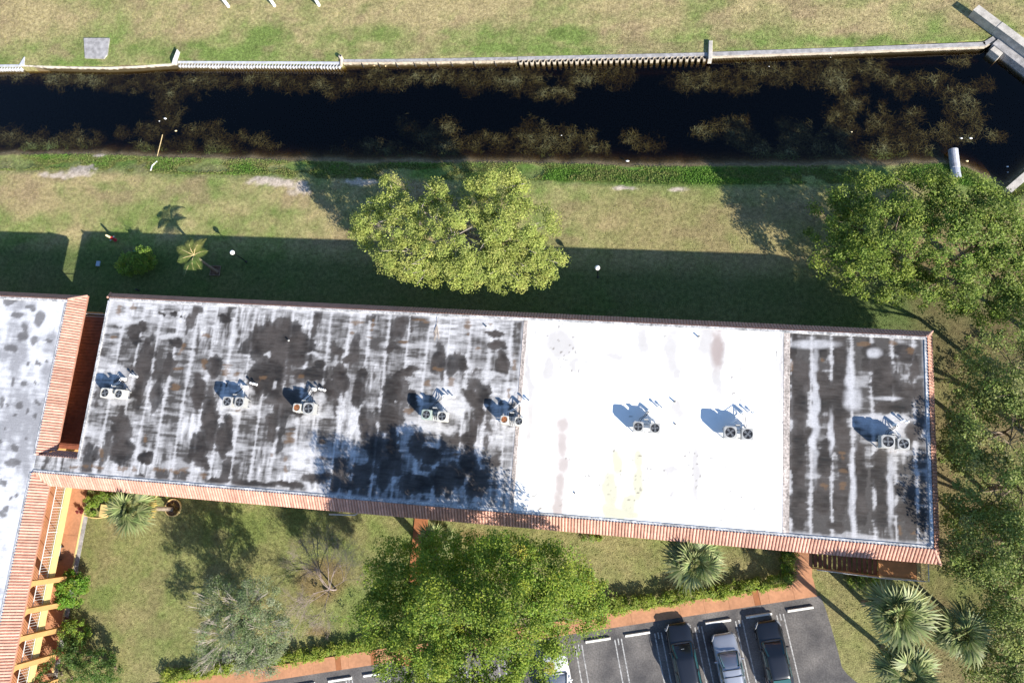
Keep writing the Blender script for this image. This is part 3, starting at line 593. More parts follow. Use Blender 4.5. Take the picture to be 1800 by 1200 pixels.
def membrane(A, B, px, py, dark, rust, whiten=0.0, seam=1.52, bias=0.0):
    wx_ = 9*(fbm(A*1.3, B*1.3, 4, 201)-0.5)*2; wy_ = 9*(fbm(A*1.3, B*1.3, 4, 211)-0.5)*2
    ph = A/seam+0.10*(fbm(A*0.3, B*0.25, 3, 215)-0.5); ci = np.floor(ph).astype(np.int64); fr_ = ph-ci
    ds_ = np.minimum(fr_, 1-fr_)*seam
    ws = 0.05+0.50*np.clip(fbm(ci*7.31, B*0.55, 3, 217)-0.18, 0, 1)
    streak = fbm(A*0.75+ci*0.37, B*5.0, 4, 231); streakv = fbm(A*5.0, B*0.7, 4, 233); fineh = fbm(A*1.6, B*12, 2, 235)
    hv = _hash(ci, np.floor(B*0.45+_hash(ci, ci*0, 3)*3).astype(np.int64), 12)
    bottom = sstep(1.6, 0.5, B-YS)
    st_ = np.where(hv < 0.14, streakv, streak)*(1-bottom)+streakv*bottom
    sw = sstep(1.0, 0.15, ds_/np.maximum(ws, 0.02)+0.9*(streak-0.5)+0.7*(fineh-0.5))
    rows = vnoise(ci*5.7, B*0.42+ci*2.3, 236); cross = sstep(0.80, 0.95, fbm(A*0.25, B*1.1+3, 3, 237)*1.35)
    big_ = fbm(A*0.16, B*0.2, 3, 223)
    d = 0.64+0.85*(rows-0.5)+1.15*(st_-0.5)+0.65*(streakv-0.5)+0.5*(fineh-0.5)+0.5*(fbm(A*0.9, B*0.7, 4, 244)-0.5)+0.8*(big_-0.5)+0.5*(fbm(A*1.4, B*1.0, 4, 238)-0.5)+bias-whiten
    d = np.clip(d, 0, 1)*(1-0.80*sw)*(1-0.6*cross)
    wb = sstep(-0.05, 0.55, blobs(px, py, WHITES, wx_*1.4, wy_*1.2)+0.7*(fbm(A*2.2, B*2.2, 4, 239)-0.5))
    d = d*(1-0.85*wb)
    t_ = np.clip(d*1.08, 0, 1)**0.72
    col = lerp(np.broadcast_to(np.array([0.52, 0.515, 0.525]), A.shape+(3,)), (0.060, 0.055, 0.052), t_)
    db = blobs(px, py, dark, wx_, wy_)+0.30*(fbm(A*2.1, B*2.1, 5, 241)-0.5)+0.26*(st_-0.5)-0.10*sw
    extra = fbm(A*0.62, B*0.34, 5, 251)-0.615-0.08*sw
    db = np.maximum(db, extra*2.2)
    dmask = sstep(-0.03, 0.10, db)*(1-0.75*wb)
    dcol = (0.020+0.032*sstep(0.3, 0.75, fbm(A*0.8, B*0.8, 4, 252)))[..., None]*np.array([1.12, 0.96, 0.88])+0.035*(fineh[..., None]-0.5)
    dmask = dmask*(0.86+0.14*sstep(0.0, 0.5, db))
    col = col*(1-dmask[..., None])+np.clip(dcol, 0.014, 1)*dmask[..., None]
    ring = sstep(0.05, 0.0, np.abs(db+0.055))*(1-dmask)
    col = lerp(col, (0.085, 0.078, 0.072), ring*0.35)
    rb = sstep(0.0, 0.5, blobs(px, py, rust, wx_*0.6, wy_*0.6)+1.6*(st_-0.5)+0.9*(fineh-0.5))
    col = lerp(col, (0.135, 0.078, 0.038), rb*0.65)
    return np.clip(col, 0.012, 0.8)
def edge_white(A, B, col, x0, x1, y0, y1, wd=0.35):
    d_ = np.minimum(np.minimum(A-x0, x1-A), np.minimum(B-y0, y1-B))+0.25*(fbm(A*1.5, B*1.5, 3, 261)-0.5)
    return lerp(col, (0.46, 0.46, 0.48), sstep(wd, wd*0.3, d_)*0.8)
def f_left(A, B, px, py):
    c = membrane(A, B, px, py, DARK, RUSTB, 0.04+0.30*sstep(610, 530, py)+0.10*sstep(330, 180, px))
    return edge_white(A, B, c, XW-9, -6.6, YS, YN, 0.45)
SEP1, SEP2 = -6.55, 11.35
roofgrid(XW, SEP1, YS, YN, 0.085, RZ-0.06, f_left, 'patched_roof_membrane', M['roof'], main)
roofgrid(-43.1, XW, YS, 0.0, 0.085, RZ-0.06, lambda A, B, px, py: membrane(A, B, px, py, DARK, RUSTB, 0.35), 'link_roof_membrane', M['roof'], main)
def f_white(A, B, px, py):
    wx_ = 10*(fbm(A*1.2, B*1.2, 4, 301)-0.5)*2; wy_ = 14*(fbm(A*1.2, B*1.2, 4, 311)-0.5)*2
    c = np.broadcast_to(np.array([0.80, 0.792, 0.775]), A.shape+(3,)).copy()
    tx = fbm(A*2.5, B*2.0, 4, 321)
    g_ = sstep(-0.25, 0.5, blobs(px, py, [(985,605,34,30),(1010,640,10,16),(965,650,12,30),(1080,630,16,10),(1130,600,12,30),(1180,620,16,50),(1190,655,10,16),(1240,600,16,40),(1260,620,22,45),(1262,665,10,30),(930,700,8,120),(1190,720,14,20),(1182,828,14,9),(1225,830,9,70),(1178,870,6,6),(1375,650,4,120)], wx_, wy_)+0.5*(tx-0.5))
    c = lerp(c, (0.30, 0.275, 0.265), g_*0.62)
    pk = sstep(-0.2, 0.6, blobs(px, py, [(990,745,13,22),(989,780,12,36),(990,815,14,22),(985,850,11,36),(980,890,12,34),(1262,610,14,50)], wx_*0.5, wy_*0.5)+0.5*(tx-0.5))
    c = lerp(c, (0.29, 0.22, 0.20), pk*0.68)
    yl = sstep(-0.05, 0.5, blobs(px, py, [(1085,815,14,30),(1072,860,18,50),(1070,895,18,24),(1120,810,12,30),(1122,850,12,44),(1105,885,20,30),(1110,905,20,10),(1084,900,30,14)], wx_*0.6, wy_*0.6)+0.3*(tx-0.5)-1.2*np.clip(blobs(px, py, [(1102,850,11,24)], wx_*0.3, wy_*0.3), 0, 1))
    c = lerp(c, (0.42, 0.40, 0.24), yl*0.7)
    sp = sstep(0.86, 0.90, vnoise(A*8, B*8, 331))*sstep(0.52, 0.66, fbm(A*0.35, B*0.35, 3, 333)+0.1*yl+0.1*sstep(780, 900, py))
    c = lerp(c, (0.14, 0.12, 0.10), sp*0.8)
    return c
roofgrid(SEP1, SEP2, YS, YN, 0.085, RZ-0.05, f_white, 'white_roof_membrane', M['white_roof'], main)
def f_right(A, B, px, py):
    wl = sstep(-0.2, 0.5, blobs(px, py, [(1432,720,8,130),(1500,870,7,90),(1500,700,18,24),(1495,660,8,40),(1530,735,30,10),(1560,750,30,20),(1566,850,7,80),(1460,760,6,40),(1430,605,50,9),(1560,700,28,4),(1535,620,14,10)], 7*(fbm(A*1.2, B*1.2, 3, 401)-0.5)*2, 0))
    c = membrane(A, B, px, py, DARKR, RUSTR, 0.0, 1.3, 0.36)
    c = lerp(c, (0.46, 0.46, 0.48), np.clip(wl*(0.45+0.9*fbm(A*2.0, B*1.2, 3, 403)), 0, 1)*0.85)
    return edge_white(A, B, c, -99, XE+0.1, YS, YN+0.2, 0.5)
roofgrid(SEP2, XE, YS, YN, 0.085, RZ-0.06, f_right, 'stained_roof_membrane', M['roof'], main)
# roof slab, edge curbs and section ribs
MB().box(XW, XE-0.03, YS+0.03, YN-0.03, EZ-0.1, RZ-0.13).build('roof_slab', M['stucco'], main)
MB().box(-43.08, XW-0.001, YS+0.03, -0.03, EZ-0.1, RZ-0.13).build('link_roof_slab', M['stucco'], main)
for nm, bx in (('north_edge_curb', (XW-0.02, XE, YN-0.22, YN, RZ-0.14, RZ)), ('south_edge_curb', (-43.1, XE, YS, YS+0.22, RZ-0.14, RZ)), ('east_edge_curb', (XE-0.22, XE+0.001, YS+0.221, YN-0.221, RZ-0.14, RZ+0.002)), ('west_edge_curb', (XW-0.10, XW+0.12, 0.0, YN-0.221, RZ-0.14, RZ+0.003))):
    MB().bbox(*bx, 0.03).build('edge_curb', M['parapet'], main)
for xx, ww in ((SEP1-0.10, 0.30), (SEP2+0.05, 0.42)):
    MB().bbox(xx-ww/2, xx+ww/2, YS+0.23, YN-0.23, RZ-0.14, RZ-0.034, 0.008).build('section_rib', M['rib'], main)
# barrel tiles ---------------------------------------------------------------
TP = 0.2125
def tile_mesh(run, drop, r=0.088, n=6):
    """one column of three overlapping barrel tiles"""
    mb = MB(); pts = []; rows = []
    for j in range(3): rows += [(j/3, 0.90), ((j+1)/3, 1.06)]
    for t_, k in rows:
        rr = r*k
        for i in range(n+1):
            a = math.pi*i/n; pts.append((-math.cos(a)*rr, -run*t_, -drop*t_+math.sin(a)*rr*1.05))
    f = [(j*(n+1)+i, (j+1)*(n+1)+i, (j+1)*(n+1)+i+1, j*(n+1)+i+1) for j in range(len(rows)-1) for i in range(n)]
    f += [tuple((len(rows)-1)*(n+1)+i for i in range(n+1))]
    mb.add(pts, f); return mb
def underlay(parent, quad):
    mb = MB(); q = [Vector(v) for v in quad]; n = len(q)
    mb.add(q+[v+Vector((0, 0, -0.12)) for v in q], [tuple(range(n)), tuple(range(2*n-1, n-1, -1))]+[(i, n+i, n+(i+1) % n, (i+1) % n) for i in range(n)])
    mb.build('eave_board', M['tile_bed'], parent)
dz = RZ-EZ
# individual tiles are scaled only along the slope; drop follows because z is scaled with a mesh of its own where cut
def eave_cut(parent, p0, p1, out, run, drop, cut0, cut1, keep='outer', single=True):
    """cut0/cut1 (m): hip length at each end (positive: tile shortened at the top; negative: valley, shortened at the foot)"""
    d, ln = unit(p0, p1); o = Vector((out[0], out[1], 0)); k = max(1, round(ln/TP)); p = ln/k
    full = tile_mesh(run, drop).mesh('roof_tile', M['tile']); ang = math.atan2(o.y, o.x)+math.pi/2
    org = wloc(parent); J = MB(); R_ = Matrix.Rotation(ang, 3, 'Z')
    for i in range(k):
        s_ = (i+0.5)*p; a, b = 0.0, 1.0
        for cut, dist in ((cut0, s_), (cut1, ln-s_)):
            if cut > 0 and dist < cut: a = max(a, 1-dist/cut)
            if cut < 0 and dist < -cut: b = min(b, dist/(-cut))
        if b-a < 0.08: continue
        c = Vector((p0[0], p0[1], RZ))+d*s_+o*run*a; c.z = RZ-drop*a
        if single:
            me = full if (a == 0 and b == 1) else tile_mesh(run*(b-a), drop*(b-a)).mesh('roof_tile', M['tile'])
            link('roof_tile', me, parent, c-org, (0, 0, ang))
        else:
            t = tile_mesh(run*(b-a), drop*(b-a)); J.add([R_@Vector(v)+c for v in t.v], t.f)
    if not single and J.v: J.build('tile_field', M['tile'], parent)['kind'] = 'stuff'
SRUN, NRUN, ERUN = 0.93, 0.55, 0.62
# south eave of the main block (p0->p1 runs along the roof edge; ends are extended for the hip / valley)
eave_cut(main, (-43.1, YS), (XE+ERUN, YS), (0, -1), SRUN, dz, -1.0, ERUN)
underlay(main, [(-43.1, YS, RZ-0.01), (-42.15, YS-SRUN, EZ-0.01), (XE+ERUN, YS-SRUN, EZ-0.01), (XE, YS, RZ-0.01)])
eave_cut(main, (XW-0.5, YN), (XE+ERUN, YN), (0, 1), NRUN, dz, 0.5, ERUN, single=False)
underlay(main, [(XW-0.1, YN, RZ-0.01), (XE, YN, RZ-0.01), (XE+ERUN, YN+NRUN, EZ-0.01), (XW-0.5, YN+NRUN, EZ-0.01)])
eave_cut(main, (XE, YS-SRUN), (XE, YN+NRUN), (1, 0), ERUN, dz, SRUN, NRUN, single=False)
underlay(main, [(XE, YS, RZ-0.01), (XE+ERUN, YS-SRUN, EZ-0.01), (XE+ERUN, YN+NRUN, EZ-0.01), (XE, YN, RZ-0.01)])
def hipcap(parent, a, b):
    MB().tube([Vector(a)+Vector((0, 0, 0.05)), Vector(b)+Vector((0, 0, 0.07))], 0.085, 8).build('hip_cap', M['tile'], parent)
hipcap(main, (XE, YS, RZ), (XE+ERUN+0.02, YS-SRUN-0.02, EZ)); hipcap(main, (XE, YN, RZ), (XE+ERUN, YN+NRUN, EZ)); hipcap(main, (XW-0.1, YN, RZ), (XW-0.5, YN+NRUN, EZ))
# small tiled return over the gap
eave_cut(main, (-42.85, 0.0), (XW-0.1, 0.0), (0, 1), 0.5, 0.7, -0.9, 0.0, single=False)
underlay(main, [(-42.9, 0.0, RZ-0.01), (XW-0.1, 0.0, RZ-0.01), (XW-0.1, 0.5, RZ-0.71), (-42.0, 0.5, RZ-0.71)])
# walls, soffit, windows and doors
WYS, WYN, WXE, WXW = -0.35, 12.2, 20.1, -39.3
MB().box(WXW, WXE, WYS, WYS+0.2, 0, EZ-0.1).build('wall', M['stucco'], main)
MB().box(WXW, WXE, WYN-0.2, WYN, 0, EZ-0.1).build('wall', M['stucco'], main)
MB().box(WXW, WXW+0.2, WYS+0.2, WYN-0.2, 0, EZ-0.1).build('wall', M['cream'], main)
MB().box(WXE-0.2, WXE, WYS+0.2, WYN-0.2, 0, EZ-0.1).build('wall', M['stucco'], main)
MB().box(-42.9, XE+0.4, YS-SRUN+0.12, WYS, EZ-0.22, EZ-0.105).build('soffit', M['cream'], main)
MB().box(XW, XE+0.4, WYN, YN+NRUN-0.08, EZ-0.22, EZ-0.105).build('soffit', M['cream'], main)
MB().box(WXE, XE+ERUN-0.08, WYS, WYN, EZ-0.22, EZ-0.104).build('soffit', M['cream'], main)
MB().box(-43.0, 18.3, -1.75, WYS, FL2-0.2, FL2).build('balcony_slab', M['cream'], main)
def opening(x, y, zc, w_, h_, ny, door=False):
    b = MB(); y0, y1 = (y-0.05, y) if ny < 0 else (y, y+0.05)
    f = b.box(x-w_/2, x+w_/2, y0, y1, zc-h_/2, zc+h_/2).build('door' if door else 'window', M['door'] if door else M['frame'], main)
    y0, y1 = (y-0.06, y-0.052) if ny < 0 else (y+0.052, y+0.06)
    if door: MB().tube([(x+w_*0.35, y-0.09, zc), (x+w_*0.35, y-0.05, zc)], 0.03, 6).build('handle', M['blade'], f, org=wloc(main))
    else: MB().box(x-w_/2+0.07, x+w_/2-0.07, y0, y1, zc-h_/2+0.07, zc+h_/2-0.07).build('pane', M['winglass'], f, org=wloc(main))
for i in range(9):
    x = -35+i*6.3
    for zc in (1.35, FL2+1.35):
        opening(x, WYS, zc, 1.4, 1.1, -1); opening(x+2.2, WYS, zc-0.3, 0.95, 2.1, -1, True); opening(x, WYN, zc, 1.8, 1.2, 1); opening(x+3, WYN, zc, 1.0, 1.0, 1)
# second floor balcony rail on the south side
mb = MB()
for x in np.arange(-38, 18, 1.8): mb.tube([(x, -1.7, FL2), (x, -1.7, FL2+1.0)], 0.02, 4)
mb.tube([(-38.5, -1.7, FL2+1.0), (18, -1.7, FL2+1.0)], 0.03, 5); mb.tube([(-38.5, -1.7, FL2+0.12), (18, -1.7, FL2+0.12)], 0.02, 4)
mb.build('balcony_railing', M['railwhite'], main)

# ---- staircase at the south-east corner
st = empty('staircase', (16.5, -2.6, 0), 0, 'dark red open staircase rising to an orange landing beside the tiled corner', 'staircase')
ns = 13; x0, x1 = 14.75, 18.3; y0, y1 = -3.40, -1.9
me = MB().bbox(-0.125, 0.105, -0.72, 0.72, -0.06, 0.0, 0.01).mesh('tread', M['stair'])
for i in range(ns):
    t_ = (i+0.5)/ns
    link('tread', me, st, Vector((x0+(x1-x0)*t_, (y0+y1)/2-0.02, FL2*(i+1)/(ns+1)))-st.location)
def slopebar(ya, yb, zz0, zz1, th, nm, mt):
    mb = MB(); xa, xb = x0-0.1, x1
    mb.add([(xa, ya, zz0-th), (xb, ya, zz1-th), (xb, yb, zz1-th), (xa, yb, zz0-th), (xa, ya, zz0), (xb, ya, zz1), (xb, yb, zz1), (xa, yb, zz0)],
           [(3,2,1,0),(4,5,6,7),(0,1,5,4),(1,2,6,5),(2,3,7,6),(3,0,4,7)]); mb.build(nm, mt, st)
slopebar(-3.50, -3.42, 0.25, FL2+0.1, 0.3, 'stringer', M['deck']); slopebar(-1.88, -1.80, 0.25, FL2+0.1, 0.3, 'stringer', M['deck'])
mb = MB().tube([(x0, -3.5, 1.1), (x1, -3.5, FL2+1.0), (20.8, -3.45, FL2+1.0), (21.1, -3.45, FL2+1.0), (21.1, -2.0, FL2+1.0)], 0.035, 6); mb.build('handrail', M['railwhite'], st)
mb = MB()
for i in range(2*ns):
    t_ = (i+0.5)/(2*ns); xx = x0+(x1-x0)*t_; mb.tube([(xx, -3.5, 0.2+FL2*t_), (xx, -3.5, 1.1+(FL2-0.1)*t_)], 0.014, 4)
for xx in np.arange(18.4, 20.9, 0.14): mb.tube([(xx, -3.46, FL2), (xx, -3.46, FL2+1.0)], 0.014, 4)
for yy in np.arange(-3.35, -2.0, 0.14): mb.tube([(21.1, yy, FL2), (21.1, yy, FL2+1.0)], 0.014, 4)
o = mb.build('balusters', M['railwhite'], st); o['kind'] = 'stuff'
MB().box(18.31, 20.72, -3.42, -0.4, FL2-0.16, FL2).build('landing', M['deck'], st)
MB().box(20.74, 21.02, -3.42, -0.4, FL2-0.2, FL2+0.02).build('landing_edge', M['cream'], st)
MB().box(18.28, 21.16, -3.52, -3.43, FL2-0.24, FL2+0.03).build('edge_beam', M['cream'], st)
for xx, yy in ((18.4, -3.3), (20.9, -3.3)): MB().box(xx-0.09, xx+0.09, yy-0.09, yy+0.09, 0, FL2-0.2).build('post', M['cream'], st)

# ---- west wing
wing = empty('apartment_wing', (-52, -3, 0), 0, 'crossing wing with pale flat roof, orange tiled eaves and arcade at left', 'building')
WX = -43.1
SPW = [(15,530,14,8),(40,590,14,10),(70,560,10,16),(20,610,16,10),(45,575,8,14),(50,640,5,5),(66,640,4,5),(82,637,3,4),(45,673,8,7),(64,670,4,5),(22,672,5,6),(5,705,6,16),(14,709,3,4),(33,712,8,7),(26,727,4,4),(66,705,5,8),(60,730,5,7),(47,722,4,6),(8,754,4,3),(0,775,4,5),(25,785,7,9),(45,772,3,3),(22,810,15,9),(10,850,6,9),(3,845,5,6),(20,876,5,4),(30,872,4,4),(5,905,8,8),(12,895,6,8),(55,540,12,6),(85,600,8,5),(30,555,12,8),(60,600,10,10)]
def f_wing(A, B, px, py):
    wx_ = 7*(fbm(A*1.2, B*1.2, 4, 501)-0.5)*2; wy_ = 7*(fbm(A*1.2, B*1.2, 4, 511)-0.5)*2
    v = fbm(A*0.8, B*0.35, 4, 521)+0.3*(fbm(A*1.0, B*6, 3, 523)-0.5)
    c = lerp(np.broadcast_to(np.array([0.56, 0.565, 0.59]), A.shape+(3,)), (0.27, 0.27, 0.285), sstep(0.40, 0.74, v))
    db = sstep(0, 0.35, blobs(px, py, SPW, wx_, wy_)+0.25*(fbm(A*2, B*2, 3, 531)-0.5))
    far_ = sstep(0.68, 0.74, fbm(A*0.9, B*0.9, 4, 541))*(px < -5)
    return lerp(c, (0.085, 0.08, 0.08), np.maximum(db, far_)*0.8)
WYT = 12.2
roofgrid(-64, WX, -30, WYT, 0.12, RZ-0.06, f_wing, 'pale_roof_membrane', M['roof'], wing)
MB().box(-64, WX-0.03, -30, WYT-0.03, EZ-0.1, RZ-0.1).build('roof_slab', M['stucco'], wing)
MB().bbox(WX-0.25, WX, 0.02, WYT, RZ-0.14, RZ, 0.03).build('edge_curb', M['parapet'], wing)
MB().bbox(WX-0.25, WX, -30, YS, RZ-0.14, RZ, 0.03).build('edge_curb', M['parapet'], wing)
MB().bbox(-64, WX-0.26, WYT-0.25, WYT, RZ-0.14, RZ, 0.03).build('edge_curb', M['parapet'], wing)
WRUN = 1.02
eave_cut(wing, (WX, 0.0), (WX, WYT+0.55), (1, 0), WRUN, dz, -0.5, 0.55)
underlay(wing, [(WX, 0.0, RZ-0.014), (WX+WRUN, 0.55, EZ-0.014), (WX+WRUN, WYT+0.55, EZ-0.014), (WX, WYT, RZ-0.014)])
eave_cut(wing, (WX, -30), (WX, YS), (1, 0), WRUN, dz, 0, -SRUN)
underlay(wing, [(WX, -30, RZ-0.014), (WX+WRUN, -30, EZ-0.014), (WX+WRUN, YS-SRUN, EZ-0.014), (WX, YS, RZ-0.014)])
eave_cut(wing, (-64, WYT), (WX+WRUN, WYT), (0, 1), 0.55, dz, 0, WRUN, single=False)
underlay(wing, [(-64, WYT, RZ-0.014), (WX, WYT, RZ-0.014), (WX+WRUN, WYT+0.55, EZ-0.014), (-64, WYT+0.55, EZ-0.014)])
hipcap(wing, (WX, WYT, RZ), (WX+WRUN, WYT+0.55, EZ))
MB().box(-64, -63.8, -30, WYT, 0, EZ-0.1).build('wall', M['stucco'], wing)
MB().box(-63.8, -44.9, WYT-0.2, WYT, 0, EZ-0.1).build('wall', M['stucco'], wing)
MB().box(-44.9, -44.7, -30, WYT-0.2, 0, EZ-0.1).build('wall', M['stucco'], wing)
MB().box(-44.7, -43.05, WYT-0.19, WYT-0.02, 0, FL2-0.3).build('wall', M['stucco'], wing)
for yy in np.arange(-28, -3, 3.1):
    d1 = MB().box(-44.7, -44.64, yy, yy+0.95, FL2, FL2+2.05).build('door', M['door'], wing); MB().tube([(-44.6, yy+0.8, FL2+1.0), (-44.64, yy+0.8, FL2+1.0)], 0.03, 6).build('handle', M['blade'], d1, org=wloc(wing))
    w1 = MB().box(-44.7, -44.65, yy+1.35, yy+2.5, FL2+0.9, FL2+2.0).build('window', M['frame'], wing); MB().box(-44.648, -44.64, yy+1.42, yy+2.43, FL2+0.97, FL2+1.93).build('pane', M['winglass'], w1, org=wloc(wing))
# upper gallery: slab with cream edge, white balustrade
MB().box(-44.7, -43.02, -30, YS-0.1, FL2-0.12, FL2).build('gallery_floor', M['pave'], wing)
MB().box(-43.25, -42.98, -30, -1.76, FL2-0.62, FL2+0.03).build('gallery_edge_beam', M['cream'], wing)
rl = MB().tube([(-43.03, -30, FL2+1.08), (-43.03, -1.8, FL2+1.08)], 0.032, 6).tube([(-43.03, -30, FL2+0.12), (-43.03, -1.8, FL2+0.12)], 0.025, 5).build('gallery_rail', M['railwhite'], wing)
bm_ = MB().box(-0.010, 0.010, -0.010, 0.010, 0, 0.95).mesh('baluster', M['railwhite']); pm_ = MB().box(-0.03, 0.03, -0.03, 0.03, -0.1, 0.95).mesh('rail_post', M['railwhite'])
yy = -2.0; i = 0
while yy > -21:
    link('rail_post' if i % 9 == 0 else 'baluster', pm_ if i % 9 == 0 else bm_, rl, Vector((-43.03, yy, FL2+0.12))-wloc(wing)); yy -= 0.21; i += 1
# columns with arches standing in front of the gallery
def arch_wall(y0, y1, x0, x1, zs, zt, n=10):
    mb = MB(); ym = (y0+y1)/2; r = (y1-y0)/2; out = [(y0, zt)]+[(ym-r*math.cos(math.pi*i/n), zs+r*0.75*math.sin(math.pi*i/n)) for i in range(n+1)]+[(y1, zt)]
    m_ = len(out); vs = [(x0, p[0], p[1]) for p in out]+[(x1, p[0], p[1]) for p in out]
    top = m_; fs = []
    for i in range(1, m_-2): fs.append((i, i+1, m_+i+1, m_+i))
    def fan(off, flip):
        c = []
        for i in range(1, m_-2):
            c.append((off+i, off+i+1))
        return c
    tv = [(x0, p[0], zt) for p in out]+[(x1, p[0], zt) for p in out]
    b = len(vs); vs += tv
    for i in range(1, m_-2):
        fs.append((i+1, i, b+i, b+i+1)); fs.append((m_+i, m_+i+1, b+m_+i+1, b+m_+i)); fs.append((b+i, b+m_+i, b+m_+i+1, b+i+1))
    mb.add(vs, fs); return mb
cy = [-9.45, -11.45, -13.40, -15.4, -17.4, -19.4]
for i, c in enumerate(cy):
    MB().box(-42.97, -42.62, c-0.19, c+0.19, 0, EZ-0.1).build('column', M['stucco'], wing)
    if i: arch_wall(cy[i]+0.19, cy[i-1]-0.19, -42.94, -42.66, 4.55, EZ-0.12).build('arch', M['stucco'], wing)
MB().box(-44.7, -42.4, -30, YS-SRUN, EZ-0.22, EZ-0.101).build('soffit', M['cream'], wing)
# bridge walkway in the gap between wing and block
gap = empty('walkway_bridge', (-41.3, 6, 0), 0, 'shaded red plank walkway in the narrow gap between the two roofs', 'walkway')
pm2 = MB().bbox(-3.25, 1.75, -0.12, 0.12, -0.05, 0.0, 0.01).mesh('plank', M['walk_red'])
yy = 0.9
while yy < 11.6: link('plank', pm2, gap, Vector((-41.4, yy, FL2))-gap.location); yy += 0.27
MB().box(-44.69, -39.65, 0.7, 11.75, FL2-0.25, FL2-0.06).build('slab', M['walk_red'], gap)
MB().bbox(-39.64, -39.32, 0.7, 11.9, FL2-0.3, FL2+0.9, 0.02).build('low_wall', M['cream'], gap)
MB().tube([(-44.6, 11.72, FL2+1.0), (-39.6, 11.72, FL2+1.0)], 0.03, 6).tube([(-44.6, 11.72, FL2+0.1), (-39.6, 11.72, FL2+0.1)], 0.02, 5).build('railing', M['railwhite'], gap)

# ------------------------------------------------------------------ pavements, car park
PV = empty('pavement', (0, 0, 0)); PV['kind'] = 'structure'; PV.name = 'pavement'
tag(PV, 'orange brown painted concrete footpath along the car park and to the stairs', 'footpath')
def uv(u, v): q = PATH0+UD*u+VD*v; return (q.x, q.y)
def slab(poly, mt='pave', z1=0.10):
    MB().prism(poly, -0.05, z1+random.uniform(-0.004, 0.004)).build('slab', M[mt], PV)
PW = 1.02
u = 0.85; k = 0
slab([uv(-0.72, 0.012), uv(0.85, -0.25), uv(0.85, PW), uv(-0.72, PW)])
u = -0.735
dark_u = sorted([-3.15, -31.9, -34.7], reverse=True)
while u > -52:
    ln = 1.78; e = u-ln; dk = [d for d in dark_u if e < d < u]
    if dk:
        d0 = dk[0]
        for a, b, m_ in ((u, d0, 'pave'), (d0-0.012, d0-0.42, 'pave_dark')): 
            if a-b > 0.1: slab([uv(b+0.012, 0), uv(a, 0), uv(a, PW), uv(b+0.012, PW)], m_)
        u = d0-0.42; continue
    slab([uv(e+0.012, 0), uv(u, 0), uv(u, PW), uv(e+0.012, PW)]); u = e
# spur up to the stairs, spur to the middle entrance
for ya, yb in ((-4.85, -3.5), (-3.488, -2.1), (-2.088, -0.36)):
    slab([(13.30, ya if ya > -4.8 else -4.83), (14.66, ya if ya > -4.8 else -4.45), (14.66, yb), (13.30, yb)])
p0 = P(686, 965, 0.1); p1 = P(709, 908, 0.1); yq = -0.36
while yq > -12.6:
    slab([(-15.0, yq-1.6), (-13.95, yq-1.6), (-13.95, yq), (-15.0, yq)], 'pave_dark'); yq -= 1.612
# ground walkway under the wing's gallery
yq = -1.4
while yq > -29:
    slab([(-44.68, yq-2.4), (-43.22, yq-2.4), (-43.22, yq), (-44.68, yq)], 'pave'); yq -= 2.412
MB().box(-43.21, -43.12, -29, -2.9, -0.05, 0.13).build('kerb', M['cream'], PV)
MB().box(-43.11, -42.75, -29, -3.6, -0.05, 0.03).build('gravel_strip', M['greycap'], PV)

cp = [tuple(P(*q, 0).xy) for q in [(1441,1046),(1447,1058),(1452,1072),(1460,1098),(1472,1140),(1480,1172),(1489,1184),(1505,1198),(1535,1216)]]+[(30, -14.5), (60, -40), (-75, -45), uv(-62, PW+0.01), uv(0.80, PW+0.01)]
mb = MB(); mb.prism(cp, -0.05, 0.012)
cpark = mb.build('car_park', M['asphalt']); tag(cpark, 'worn grey asphalt car park at the bottom edge', 'car park', kind='structure')
# painted bay lines
def bay_line(u, v0, v1, w_): 
    return MB().prism([uv(u-w_/2, v0), uv(u+w_/2, v0), uv(u+w_/2, v1), uv(u-w_/2, v1)], 0.013, 0.016)
S0 = P(1407, 1070, 0.1); u0 = (S0-PATH0).dot(UD); v0 = (S0-PATH0).dot(VD); BAY = 2.93
pl_i = 0
for k in range(0, 16):
    uc = u0-(k+0.5)*BAY
    for du in (-0.24, 0.24):
        bay_line(uc+du, v0+0.15, v0+5.2, 0.085).build('bay_line', M['line'], cpark)
    bay_line(uc, v0+0.1, v0+0.55, 0.08).build('bay_line', M['line'], cpark)
# wheel stops
def wheel_stop(u, label, text=None):
    q = PATH0+UD*u+VD*v0; r_ = empty('wheel_stop', (q.x, q.y, 0.014), math.atan2(UD.y, UD.x), label, 'wheel stop', 'white wheel stops')
    l, w_, h = 0.93, 0.10, 0.15
    mb = MB(); mb.add([(-l,-w_,0),(l,-w_,0),(l,w_,0),(-l,w_,0),(-l+0.03,-w_*0.55,h),(l-0.03,-w_*0.55,h),(l-0.03,w_*0.55,h),(-l+0.03,w_*0.55,h)], [(3,2,1,0),(4,5,6,7),(0,1,5,4),(1,2,6,5),(2,3,7,6),(3,0,4,7)])
    link('block', mb.mesh('block', M['white_conc']), r_)
    for s_ in (-0.7, 0.7): link('pin', MB().lathe([(0.02, h), (0.02, h+0.006)], (s_, 0, 0), 8).mesh('pin', M['rust']), r_)
    if text:
        cu = bpy.data.curves.new('lettering', 'FONT'); cu.body = text; cu.size = 0.15; cu.extrude = 0.002; cu.align_x = 'LEFT'; cu.align_y = 'CENTER'
        to = bpy.data.objects.new('lettering_tmp', cu); COL.objects.link(to)
        me = bpy.data.meshes.new_from_object(to.evaluated_get(bpy.context.evaluated_depsgraph_get())); bpy.data.objects.remove(to)
        me.materials.clear(); me.materials.append(M['dark'])
        link('lettering', me, r_, (-0.84, -w_*0.80, h*0.5), (math.radians(67), 0, 0))
